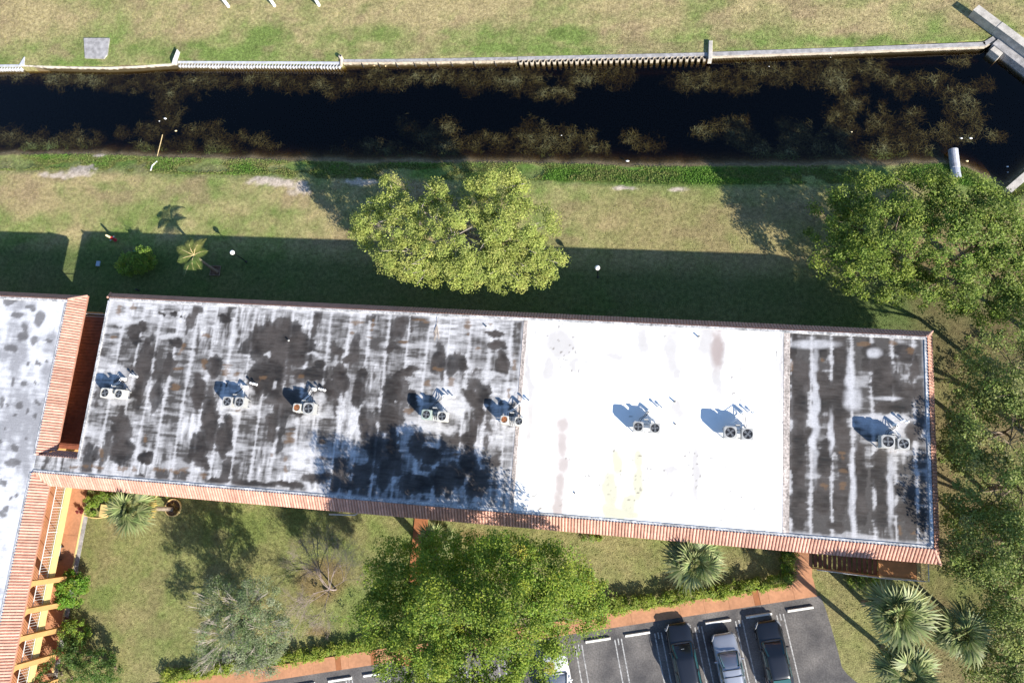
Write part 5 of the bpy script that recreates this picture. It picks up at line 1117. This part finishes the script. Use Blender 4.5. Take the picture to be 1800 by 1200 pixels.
def tree(name, label, base, lobes, clump_d, rc, per, leaf, cols, wts, group=None, bark='bark', tr=0.2, fork=0.4, twigs=5, cat='tree', gap=0.0, seed=0, twig_out=0.0, **kw):
    b = Vector((base[0], base[1], 0)); root = empty(name, b, 0, label, cat, group)
    pos, nn, sz, col, CC = foliage(lobes, clump_d, rc, per, leaf, cols, wts, gap, seed=seed, **kw)
    link('crown', leaf_mesh('crown', pos-np.array(b), nn, sz, col, M['leaf']), root)
    ztop = max(c[2]+r[2] for c, r in lobes); fk = b+Vector((random.uniform(-0.2, 0.2), random.uniform(-0.2, 0.2), ztop*fork))
    MB().tube([b+Vector((0, 0, -0.15)), b+Vector((0, 0, 0.15)), (b+fk)/2+Vector((0.08, 0.05, 0)), fk], [tr*1.5, tr*1.15, tr, tr*0.85], 9).build('trunk', M[bark], root, smooth=True)
    for c, r in lobes:
        c = Vector(c); mb = MB(); e = c+Vector((0, 0, r[2]*0.1))
        pth = bezier(fk, e, (0, 0, (e.z-fk.z)*0.25), 6); mb.tube(pth, [tr*0.6*(1-i/7.5) for i in range(7)], 6)
        d = np.linalg.norm((CC-np.array(c))/np.array(r), axis=1); cand = np.where(d < 1.25)[0]
        if len(cand):
            for j in RNG.choice(cand, min(twigs, len(cand)), replace=False):
                tgt = Vector(CC[j]); tgt = tgt+(tgt-c).normalized()*twig_out+Vector((0, 0, twig_out*0.8)); s0 = pth[random.choice([3, 4, 5, 6])]
                tp = bezier(s0, tgt, (random.uniform(-.3, .3), random.uniform(-.3, .3), 0.2), 5); mb.tube(tp, [tr*0.15*(1-i/6)+0.009 for i in range(6)], 4)
        mb.build('limb', M[bark], root, smooth=True)
    return root
YG = [(0.263, 0.324, 0.042), (0.201, 0.28, 0.042), (0.341, 0.341, 0.07), (0.131, 0.201, 0.035)]
A_L = [L(688,345,52,36,5.2,1.3),L(655,398,42,40,4.8,1.4),L(735,395,66,50,5.8,1.8),L(712,452,52,42,5.0,1.6),L(800,420,78,64,6.2,2.2),L(868,338,72,46,5.6,1.7),L(905,395,70,56,6.0,2.0),L(935,438,56,48,5.2,1.6),L(835,462,78,46,5.4,1.8),L(780,345,46,34,5.2,1.4),L(760,470,50,34,4.6,1.3),L(948,462,44,36,4.8,1.4),L(885,478,60,34,5.0,1.4)]
tree('shade_tree', 'broad yellow green tree on the bank lawn north of the roof', P(815,425,1.5).xy, A_L, 2.9, 0.55, 105, 0.145, [(0.305,0.355,0.080),(0.240,0.310,0.070),(0.395,0.395,0.120),(0.150,0.215,0.050)], [4,4,2,2], tr=0.28, twigs=10, gap=0.40, seed=5, bark='barkpale', twig_out=0.28, gapscale=0.75, tipcol=(0.39,0.40,0.11))
MG = [(0.15, 0.23, 0.03), (0.098, 0.172, 0.024), (0.225, 0.28, 0.045), (0.07, 0.12, 0.022)]
B_L = [L(1465,395,48,44,3.6,1.4),L(1530,345,66,44,4.4,1.6),L(1495,455,62,48,3.8,1.6),L(1570,420,80,66,5.4,2.1),L(1560,490,74,40,4.0,1.5),L(1620,345,66,44,4.6,1.6)]
tree('shade_tree', 'green tree left of the pair at the right edge, above the roof corner', P(1545,430,1).xy, B_L, 2.2, 0.60, 84, 0.165, MG, [4,4,2,3], tr=0.24, twigs=6, gap=0.39, seed=13, twig_out=0.1, tipcol=(0.33,0.36,0.08))
B2 = [L(1665,430,70,64,5.8,2.0),L(1690,350,60,46,4.8,1.7),L(1735,400,60,60,5.2,1.9),L(1660,505,72,42,4.8,1.6),L(1735,490,70,56,5.6,1.9),L(1790,460,50,66,5.2,1.8),L(1775,545,56,40,4.6,1.5)]
tree('shade_tree', 'green tree below the culvert pipe and wing wall at right', P(1690,450,1).xy, B2, 2.2, 0.60, 84, 0.165, MG, [4,4,2,3], tr=0.24, twigs=6, gap=0.28, seed=23, tipcol=(0.31,0.345,0.09))
CG = [(0.172,0.262,0.030),(0.106,0.195,0.024),(0.275,0.305,0.040),(0.064,0.130,0.019),(0.330,0.215,0.045)]
C_L = [L(705,1010,60,52,7.8,2.0),L(790,985,66,44,9.6,2.0),L(885,985,60,44,11.0,2.0),L(960,1010,70,50,10.6,2.0),L(1020,1060,46,52,8.8,1.8),L(690,1090,58,56,8.0,2.0),L(790,1070,80,60,12.2,2.4),L(900,1070,80,62,12.4,2.4),L(730,1170,70,52,9.4,2.0),L(840,1160,84,60,12.0,2.2),L(932,1128,68,50,10.8,2.0),L(760,1125,60,46,10.0,2.0),L(860,1115,70,46,11.0,2.2),L(880,1240,90,60,11.2,2.2),L(760,1250,80,60,9.6,2.0)]
tree('shade_tree', 'dense bright green tree between courtyard and parked cars at bottom', P(850,1085,1).xy, C_L, 2.3, 0.60, 96, 0.15, CG, [4,5,2,4,0.12], tr=0.34, twigs=6, gap=0.23, seed=33, tipcol=(0.315,0.345,0.045))
# woodland edge at the right
WG = [(0.175, 0.245, 0.05), (0.125, 0.185, 0.04), (0.25, 0.275, 0.08), (0.23, 0.21, 0.105), (0.08, 0.125, 0.03)]
for i, (lobes, base, lab) in enumerate([
    ([L(1761,640,58,51,6.2,2.0),L(1796,690,61,64,6.9,2.2),L(1741,690,48,56,5.7,2.0)], (1755,660), 'dark woodland tree right of the roof top corner'),
    ([L(1716,760,48,64,5.7,2.0),L(1771,780,73,64,7.2,2.2),L(1786,740,48,51,6.7,2.0)], (1735,770), 'dark woodland tree level with the easternmost condensers'),
    ([L(1731,850,61,56,6.2,2.1),L(1791,870,61,71,7.7,2.2),L(1711,905,41,46,5.1,1.8)], (1740,860), 'dark woodland tree right of the lower roof corner'),
    ([L(1741,950,61,56,6.6,2.0),L(1791,975,61,71,8.0,2.2),L(1711,985,41,38,5.4,1.5)], (1740,950), 'olive woodland tree above the three fan palms'),
    ([L(1766,1050,56,51,5.6,1.9),L(1796,1090,48,71,6.4,2.0)], (1760,1040), 'olive woodland tree right of the three fan palms'),
    ([L(1771,1175,56,51,4.6,1.7),L(1806,1150,48,71,5.4,1.8)], (1765,1160), 'low dark tree in the lower right corner')]):
    tree('woodland_tree', lab, P(*base, 1).xy, lobes, 2.3, 0.60, 86, 0.155, WG, [4,4,2,2,2], 'woodland trees along the right edge', tr=0.17, twigs=9, gap=0.405, seed=50+i*9, twig_out=0.15, tipcol=(0.33,0.36,0.11))
for i, (px, py, lab) in enumerate([(1850,600,'tall woodland tree beyond the right picture edge, upper'),(1860,800,'tall woodland tree beyond the right picture edge, middle'),(1870,1000,'tall woodland tree beyond the right picture edge, lower')]):
    tree('woodland_tree', lab, P(px, py, 1).xy, [L(px+20,py,60,60,7.8,2.0),L(px+60,py+40,60,60,7.6,2.0),L(px-10,py+60,46,46,6.8,1.7)], 0.9, 0.66, 50, 0.21, WG, [4,4,2,2,2], 'woodland trees along the right edge', tr=0.2, gap=0.38, seed=150+i)
# grey green courtyard tree with bare tips
DG = [(0.2, 0.235, 0.13), (0.13, 0.19, 0.075), (0.265, 0.285, 0.185), (0.1, 0.165, 0.045)]
D_L = [L(390,1060,44,42,4.2,1.3),L(440,1060,50,44,4.6,1.4),L(470,1105,42,44,4.2,1.3),L(400,1120,52,44,4.6,1.5),L(375,1155,34,28,3.4,1.0),L(450,1160,44,28,3.6,1.1)]
def feathery():
    b = P(440,1090,0.5); b.z = 0
    root = empty('feathery_tree', b, 0, 'feathery grey green tree with bare silver tips in the courtyard', 'tree')
    pos, nn, sz, col, CC = foliage(D_L, 3.0, 0.50, 95, 0.17, DG, [4,3,3,2], 0.33, seed=83)
    link('crown', leaf_mesh('crown', pos-np.array(b), nn, sz, col, M['leaf'], 0.24), root)
    fk = b+Vector((0, 0, 1.6)); MB().tube([b+Vector((0, 0, -0.1)), fk], [0.2, 0.14], 8).build('trunk', M['barkpale'], root)
    for c, r in D_L:
        c = Vector(c); mb = MB(); pth = bezier(fk, c, (0, 0, 0.5), 5); mb.tube(pth, [0.08*(1-i/6.5) for i in range(6)], 5)
        for k in range(16):
            a = random.uniform(0, 2*math.pi); rr = random.uniform(0.5, 1.1); tip = c+Vector((math.cos(a)*r[0]*rr, math.sin(a)*r[1]*rr, r[2]*random.uniform(0.3, 1.15))); bp_ = bezier(pth[random.choice([3, 4, 5])], tip, (0, 0, 0.3), 4); mb.tube(bp_, [0.02, 0.017, 0.014, 0.011, 0.008], 3)
            for q in range(5): s0 = bp_[random.choice([2, 3])]; mb.tube([s0, tip+Vector((random.uniform(-.35, .35), random.uniform(-.35, .35), random.uniform(-.05, .25)))], [0.011, 0.006], 3)
        mb.build('limb', M['barkpale'], root)
feathery()
def bare_tree():
    b = P(590, 1035, 0); M['barktwig'] = mat('silvery_twig_bark', (0.27, 0.215, 0.20), 0.95, nscale=4, namt=0.2)
    root = empty('bare_tree', b, 0, 'leafless tree with thin grey branches beside the feathery tree', 'tree')
    MB().tube([b+Vector((0, 0, -0.1)), b+Vector((0.05, 0, 0.5)), b+Vector((-0.1, 0.1, 1.1))], [0.10, 0.07, 0.05], 7).build('trunk', M['barktwig'], root)
    f0 = b+Vector((-0.1, 0.1, 1.05))
    def grow(mb, p, d, ln, r, lv):
        e = p+d*ln; mb.tube([p, (p+e)/2+Vector((random.uniform(-.06, .06), random.uniform(-.06, .06), 0.03)), e], [r, r*0.8, r*0.6], 4 if lv < 2 else 3)
        if lv >= 5: return
        for k in range(4 if lv < 4 else 3):
            ax = Vector((random.uniform(-1, 1), random.uniform(-1, 1), random.uniform(-0.4, 0.5))); nd = (d+ax*0.75); nd.z = nd.z*0.6+0.12; grow(mb, p+(e-p)*random.uniform(0.55, 1.0), nd.normalized(), ln*random.uniform(0.55, 0.8), r*0.58, lv+1)
    for tx, ty in ((520,1050),(575,940),(505,1085),(545,1000),(530,960),(600,955),(640,1000),(560,1100)):
        t_ = P(tx, ty, 2.6); d = (t_-f0); mb = MB(); ln = d.length*0.5; grow(mb, f0, d.normalized(), ln, 0.026, 0); mb.build('limb', M['barktwig'], root)
    pos, nn, sz, col, CC = foliage([L(600,1060,34,34,1.6,0.8),L(620,1090,26,20,1.3,0.6)], 0.5, 0.35, 18, 0.15, MG, [4,4,2,3], 0.4, seed=97)
    link('sparse_leaves', leaf_mesh('sparse_leaves', pos-np.array(b), nn, sz, col, M['leaf']), root)
bare_tree()
# hedges and shrubs
HG = [(0.187, 0.281, 0.034), (0.128, 0.212, 0.031), (0.281, 0.315, 0.051), (0.085, 0.145, 0.027)]
def shrub(name, label, lobes, cols, wts, cd=3.0, rc=0.28, per=40, leaf=0.12, cat='shrub', group=None, gap=0.0, seed=0, stems=5, tipcol=None, gz=0.0):
    cd *= 1.6; per = int(per*1.3)
    c0 = lobes[0][0]; b = Vector((c0[0], c0[1], gz)); root = empty(name, b, 0, label, cat, group)
    pos, nn, sz, col, CC = foliage(lobes, cd, rc, per, leaf, cols, wts, gap, seed=seed, zmin=-0.5, tipcol=tipcol)
    pos[:, 2] = np.maximum(pos[:, 2], gz+0.03)
    link('foliage', leaf_mesh('foliage', pos-np.array(b), nn, sz, col, M['leaf']), root)
    mb = MB()
    for c, r in lobes[:12]:
        for k in range(max(1, stems//max(1, len(lobes)//3))):
            mb.tube([(c[0]+random.uniform(-.15, .15), c[1]+random.uniform(-.15, .15), gz-0.05), (c[0]+random.uniform(-r[0], r[0])*0.6, c[1]+random.uniform(-r[1], r[1])*0.6, c[2]+r[2]*0.3)], [0.03, 0.012], 4)
    mb.build('stem', M['bark'], root)
    return root
def hedge_lobes(p0, p1, n, r, z=0.45, rz=0.5):
    out = []
    for i in range(n):
        t = (i+0.5)/n; x = p0[0]+(p1[0]-p0[0])*t; y = p0[1]+(p1[1]-p0[1])*t
        out.append(((x+random.uniform(-.1, .1), y+random.uniform(-.08, .08), z), (r*random.uniform(0.9, 1.15), r*random.uniform(0.85, 1.1), rz*random.uniform(0.9, 1.2))))
    return out
h0, h1 = uv(-0.95, -0.42), uv(-17.2, -0.42)
shrub('hedge', 'clipped green hedge along the path between fan palm and big tree', hedge_lobes(h0, h1, 24, 0.50), HG, [4,4,3,2], seed=201, cat='hedge', cd=4.0, tipcol=(0.32,0.34,0.05))
shrub('hedge', 'short hedge arm beside the stair path', hedge_lobes((12.95, -1.9), (12.95, -4.3), 6, 0.42), HG, [3,5,2,3], seed=211, cat='hedge', cd=4.0)
h0, h1 = uv(-29.0, -0.40), uv(-40, -0.42)
shrub('hedge', 'yellow green hedge along the path at bottom left of the big tree', hedge_lobes(h0, h1, 16, 0.44, 0.35, 0.4), HG, [4,3,4,1], seed=221, cat='hedge', cd=4.0, tipcol=(0.34,0.36,0.06))
h0, h1 = uv(-40.2, -0.40), uv(-49, -0.42)
shrub('hedge', 'yellow green hedge along the path at the bottom left', hedge_lobes(h0, h1, 13, 0.44, 0.35, 0.4), HG, [4,3,4,1], seed=231, cat='hedge', cd=4.0, tipcol=(0.34,0.36,0.06))
shrub('clipped_shrub', 'large clipped shrub with a sunlit yellow crown in the lawn shade', [L(222,463,20,20,1.0,0.9),L(250,459,24,24,1.1,1.0),L(252,446,17,12,1.75,0.6),L(235,471,26,14,0.9,0.8)], [(0.22,0.34,0.05),(0.16,0.27,0.04),(0.34,0.38,0.06),(0.11,0.19,0.035)], [3,5,2,3], seed=241, cd=4.5, per=48)
shrub('round_shrub', 'bright green rounded shrub against the arcade columns', [L(127,1024,25,20,1.0,0.9),L(122,1050,25,20,1.0,0.9),L(134,1036,20,26,1.0,0.9)], [(0.16,0.30,0.03),(0.10,0.22,0.024),(0.26,0.30,0.045)], [4,4,1], seed=251, cd=4.5, per=48)
shrub('bed_shrub', 'low mixed green shrub in the courtyard bed by the corner', [L(162,880,14,12,0.35,0.35),L(178,874,16,9,0.35,0.35),L(160,896,11,10,0.3,0.3),L(198,873,12,7,0.3,0.3)], HG, [4,4,3,2], seed=261, cd=5, rc=0.22, per=36)
shrub('red_plant', 'small red leaved plant beside the wing walkway', [L(140,898,5,5,0.35,0.25)], [(0.24,0.035,0.04),(0.16,0.03,0.03)], [2,1], cd=8, rc=0.15, per=22, leaf=0.13, seed=271)
shrub('red_plant', 'magenta flowering plant at the palm foot under the eave', [L(258,868,7,5,0.4,0.3)], [(0.22,0.03,0.10),(0.10,0.03,0.05)], [2,1], cd=7, rc=0.15, per=22, leaf=0.12, seed=281)
shrub('red_plant', 'orange red plant in the shade by the arcade', [L(116,1089,5,4,0.35,0.25)], [(0.30,0.08,0.04),(0.18,0.05,0.03)], [2,1], cd=8, rc=0.15, per=22, leaf=0.13, seed=291)
shrub('red_plant', 'dark red plant in the lower left shrub bed', [L(104,1151,6,6,0.5,0.3)], [(0.20,0.02,0.03),(0.10,0.02,0.02)], [2,1], cd=8, rc=0.16, per=22, leaf=0.13, seed=301)
for i, (px, py, rx, ry, z_, lab, cl) in enumerate([(128,1108,22,20,1.8,'loose olive shrub below the rounded shrub',0),(125,1150,28,26,2.4,'tall dark shrub in the lower left bed',1),(88,1190,36,24,2.6,'dark green shrub in the bottom left corner',1),(165,1172,38,28,2.6,'broad dark shrub left of the bottom hedge',1),(1500,1022,18,8,0.5,'small yellow green plant under the stair landing',0),(1530,1014,12,6,0.4,'low bright plant below the stair landing',0),(1040,944,16,9,0.25,'pale ground plant left of the eave grass',0)]):
    shrub('shrub', lab, [L(px, py, rx, ry, z_*0.55, z_*0.5), L(px+rx*0.6, py+ry*0.3, rx*0.7, ry*0.7, z_*0.45, z_*0.4)], HG if cl == 0 else [(0.075,0.14,0.026),(0.05,0.095,0.02),(0.13,0.19,0.04)], [4,4,3,2] if cl == 0 else [4,4,1], cd=3.4, rc=0.28, per=34, seed=311+i*7, gap=0.36)
shrub('bedding', 'brown and green bedding plants inside the ring planter', [L(302,888,8,6,0.15,0.15),L(309,896,6,6,0.15,0.12)], [(0.20,0.12,0.04),(0.09,0.11,0.025),(0.26,0.17,0.05)], [3,2,1], cd=9, rc=0.14, per=16, leaf=0.12, seed=371)
US = []
for i in range(60):
    px, py = random.uniform(1664, 1800), random.uniform(590, 1190)
    if px < 1745 and py > 1030: continue
    US.append(L(px, py, random.uniform(10, 24), random.uniform(10, 22), random.uniform(0.4, 1.0), random.uniform(0.4, 0.9)))
pos, nn, sz, col, CC = foliage(US, 2.0, 0.35, 26, 0.15, WG, [4,3,3,4,1], 0.36, seed=391); pos[:, 2] = np.maximum(pos[:, 2], 0.03)
o = link('undergrowth', leaf_mesh('undergrowth', pos, nn, sz, col, M['leaf'])); tag(o, 'tangled low undergrowth beneath the woodland edge', 'undergrowth', kind='stuff')

# palms
def fan_frond(nl, R, pet, droop, cols, seed):
    r2 = np.random.default_rng(seed); V = []; F = []; Cc = []
    # petiole
    for k in range(2):
        pass
    w0 = 0.022; V += [(0, -w0, 0), (0, w0, 0), (pet, w0*0.7, 0.06), (pet, -w0*0.7, 0.06)]; F.append((0, 1, 2, 3)); Cc += [(0.12, 0.15, 0.05)]*4
    for i in range(nl):
        a = math.radians(-118+236*i/(nl-1))+r2.uniform(-0.04, 0.04); ln = R*(0.72+0.28*math.cos(a*0.62))*r2.uniform(0.88, 1.08); wl = 0.055*r2.uniform(0.8, 1.2)
        d = np.array([math.cos(a), math.sin(a), 0]); s_ = np.array([-math.sin(a), math.cos(a), 0]); b = np.array([pet+0.02, 0, 0.06])
        p1 = b+d*ln*0.55+np.array([0, 0, 0.05-droop*0.15]); p2 = b+d*ln+np.array([0, 0, -droop*ln*0.55*r2.uniform(0.6, 1.4)]); tw = np.array([0, 0, wl*0.9])
        k = len(V); c = np.array(cols[0])*(1-0.0)+0; c = np.array(cols[r2.integers(0, len(cols)-1)])*r2.uniform(0.5, 1.5); ct = np.array(cols[-1])
        V += [tuple(b-s_*wl*0.4), tuple(b+s_*wl*0.4), tuple(p1+s_*wl+tw*0.4), tuple(p2), tuple(p1-s_*wl-tw*0.4)]
        V += [tuple(p2+s_*0.004)]
        F += [(k, k+1, k+2, k+4), (k+4, k+2, k+5, k+3)]; Cc += [tuple(c*0.8), tuple(c*0.8), tuple(c), tuple(c*0.6+ct*0.4), tuple(c), tuple(c*0.6+ct*0.4)]
    return fastmesh('frond', np.array(V), np.array(F), M['palmleaf'], np.clip(np.array(Cc), 0, 1))
PG = [(0.185,0.230,0.085),(0.125,0.175,0.058),(0.260,0.285,0.125),(0.36,0.34,0.16)]
PY_ = [(0.32,0.24,0.045),(0.27,0.20,0.05),(0.22,0.17,0.07),(0.36,0.28,0.10)]
FR = [fan_frond(19, 1.12, 0.80, dr, PG, 700+i) for i, dr in enumerate((0.15, 0.35, 0.55, 0.8))]
FRY = [fan_frond(24, 0.9, 0.7, dr, PY_, 720+i) for i, dr in enumerate((0.8, 1.0))]
def fan_palm(label, base, crown_px, zc, rad, nf=34, old=0, tr=0.17):
    b = Vector((base[0], base[1], 0)); c = P(*crown_px, zc); root = empty('fan_palm', b, 0, label, 'palm', 'fan palms')
    n = 9; tp = bezier(b+Vector((0, 0, -0.1)), c+Vector((0, 0, -0.25)), ((c.x-b.x)*0.1, (c.y-b.y)*0.1, 0), n)
    MB().tube(tp, [tr*1.35]+[tr*(1.0+0.08*(i % 2)) for i in range(n-1)]+[tr*1.2], 10).build('trunk', M['palm_bark'], root)
    S_ = rad/1.72
    for i in range(nf):
        if random.random() < 0.10: continue
        az = i*2.39996+random.uniform(-0.35, 0.35); t_ = (i+0.5)/nf; el = math.radians(76-100*t_**0.9+random.uniform(-15, 12))
        k = min(3, int(t_*4)); f = link('frond', FR[k], root, c-b, (0, 0, 0))
        Q = Quaternion((0, 0, 1), az) @ Quaternion((0, 1, 0), -el) @ Quaternion((1, 0, 0), random.uniform(-0.5, 0.5))
        f.rotation_mode = 'QUATERNION'; f.rotation_quaternion = Q; s_ = S_*random.uniform(0.78, 1.12)*(0.78+0.22*min(1, t_*2.2)); f.scale = (s_, s_, s_)
    for i in range(old):
        az = math.radians(-150)+math.radians(190)*(i+0.5)/old+random.uniform(-0.2, 0.2); f = link('dead_frond', FRY[i % 2], root, c-b+Vector((0, 0, -0.15)))
        f.rotation_mode = 'QUATERNION'; f.rotation_quaternion = Quaternion((0, 0, 1), az) @ Quaternion((0, 1, 0), math.radians(random.uniform(22, 40))); s_ = S_*1.0; f.scale = (s_, s_, s_)
def pbase(crown_px, zc): q = P(*crown_px, zc); return (q.x, q.y)
fan_palm('fan palm with yellowing lower fronds in the courtyard by the ring planter', PALM1, (230,893), 5.0, 1.95, 26, 9)
fan_palm('fan palm standing against the south eave above the path hedge', pbase((1222,988), 5.2), (1222,988), 5.2, 2.05, 28, 2)
fan_palm('largest fan palm, nearest the staircase, at lower right', P(1519,1058).xy, (1578,1077), 6.9, 2.2, 32, 3)
fan_palm('fan palm right of the largest, beside the woodland', pbase((1688,1112), 5.6), (1688,1112), 5.6, 2.0, 28, 4)
fan_palm('fan palm lowest of the three at the bottom edge', P(1553,1138).xy, (1597,1182), 5.8, 2.05, 28, 3)
fan_palm('shaded fan palm partly hidden by the big tree under the eave', pbase((772,944), 2.6), (772,944), 2.6, 1.5, 20)
def coconut():
    b = P(382, 478, 0); c = P(341, 449, 3.7); root = empty('feather_palm', b, 0, 'small feather palm with sunlit fronds in the lawn shade', 'palm')
    MB().tube(bezier(b+Vector((0, 0, -0.1)), c+Vector((0, 0, -0.1)), (0.1, -0.1, 0), 6), [0.16, 0.13, 0.12, 0.11, 0.11, 0.11, 0.12], 9).build('trunk', M['palm_bark'], root)
    for az, ln, up, yel in ((118,1.75,0.9,0.6),(62,1.7,0.95,1.0),(200,1.55,0.55,0.2),(305,1.5,0.55,0.1),(255,1.9,0.25,0),(160,1.9,0.5,0.5),(20,1.2,0.7,0.2),(285,1.6,0.9,0)):
        a = math.radians(az+random.uniform(-6, 6)); d = np.array([math.cos(a), math.sin(a), 0]); s_ = np.array([-math.sin(a), math.cos(a), 0]); V = []; F = []; Cc = []; N_ = 22
        for i in range(N_):
            t = (i+1)/N_; sp = np.array(c-b)+d*ln*t+np.array([0, 0, up*ln*(t-1.15*t*t)]); wl = 0.52*math.sin(math.pi*min(1, 0.18+t*0.80))
            for sd_ in (-1, 1):
                e = sp+s_*sd_*wl*0.92+d*wl*0.45+np.array([0, 0, -0.10*wl-0.12*wl*t]); k = len(V); o_ = d*0.033
                cl = np.array((0.085,0.125,0.03))*(1-yel*0.6)+np.array((0.22,0.20,0.06))*yel*0.6; cl = cl*random.uniform(0.7, 1.3)
                V += [sp-o_, sp+o_, (sp+e)/2+o_*1.1+np.array([0, 0, 0.03]), e, (sp+e)/2-o_*1.1+np.array([0, 0, 0.03]), e+o_*0.1]; F += [(k, k+1, k+2, k+4), (k+4, k+2, k+5, k+3)]; Cc += [cl*1.3, cl*1.3, cl, cl*0.9, cl, cl*0.9]
        link('frond', fastmesh('frond', np.array(V), np.array(F), M['palmleaf'], np.clip(np.array(Cc), 0, 1)), root)
        MB().tube([tuple(np.array(c)+d*ln*t+np.array([0, 0, up*ln*(t-1.15*t*t)+0.005])) for t in (0, 0.25, 0.5, 0.75, 1.0)], [0.03, 0.025, 0.018, 0.012, 0.006], 5).build('rachis', M['wood'], root)
coconut()
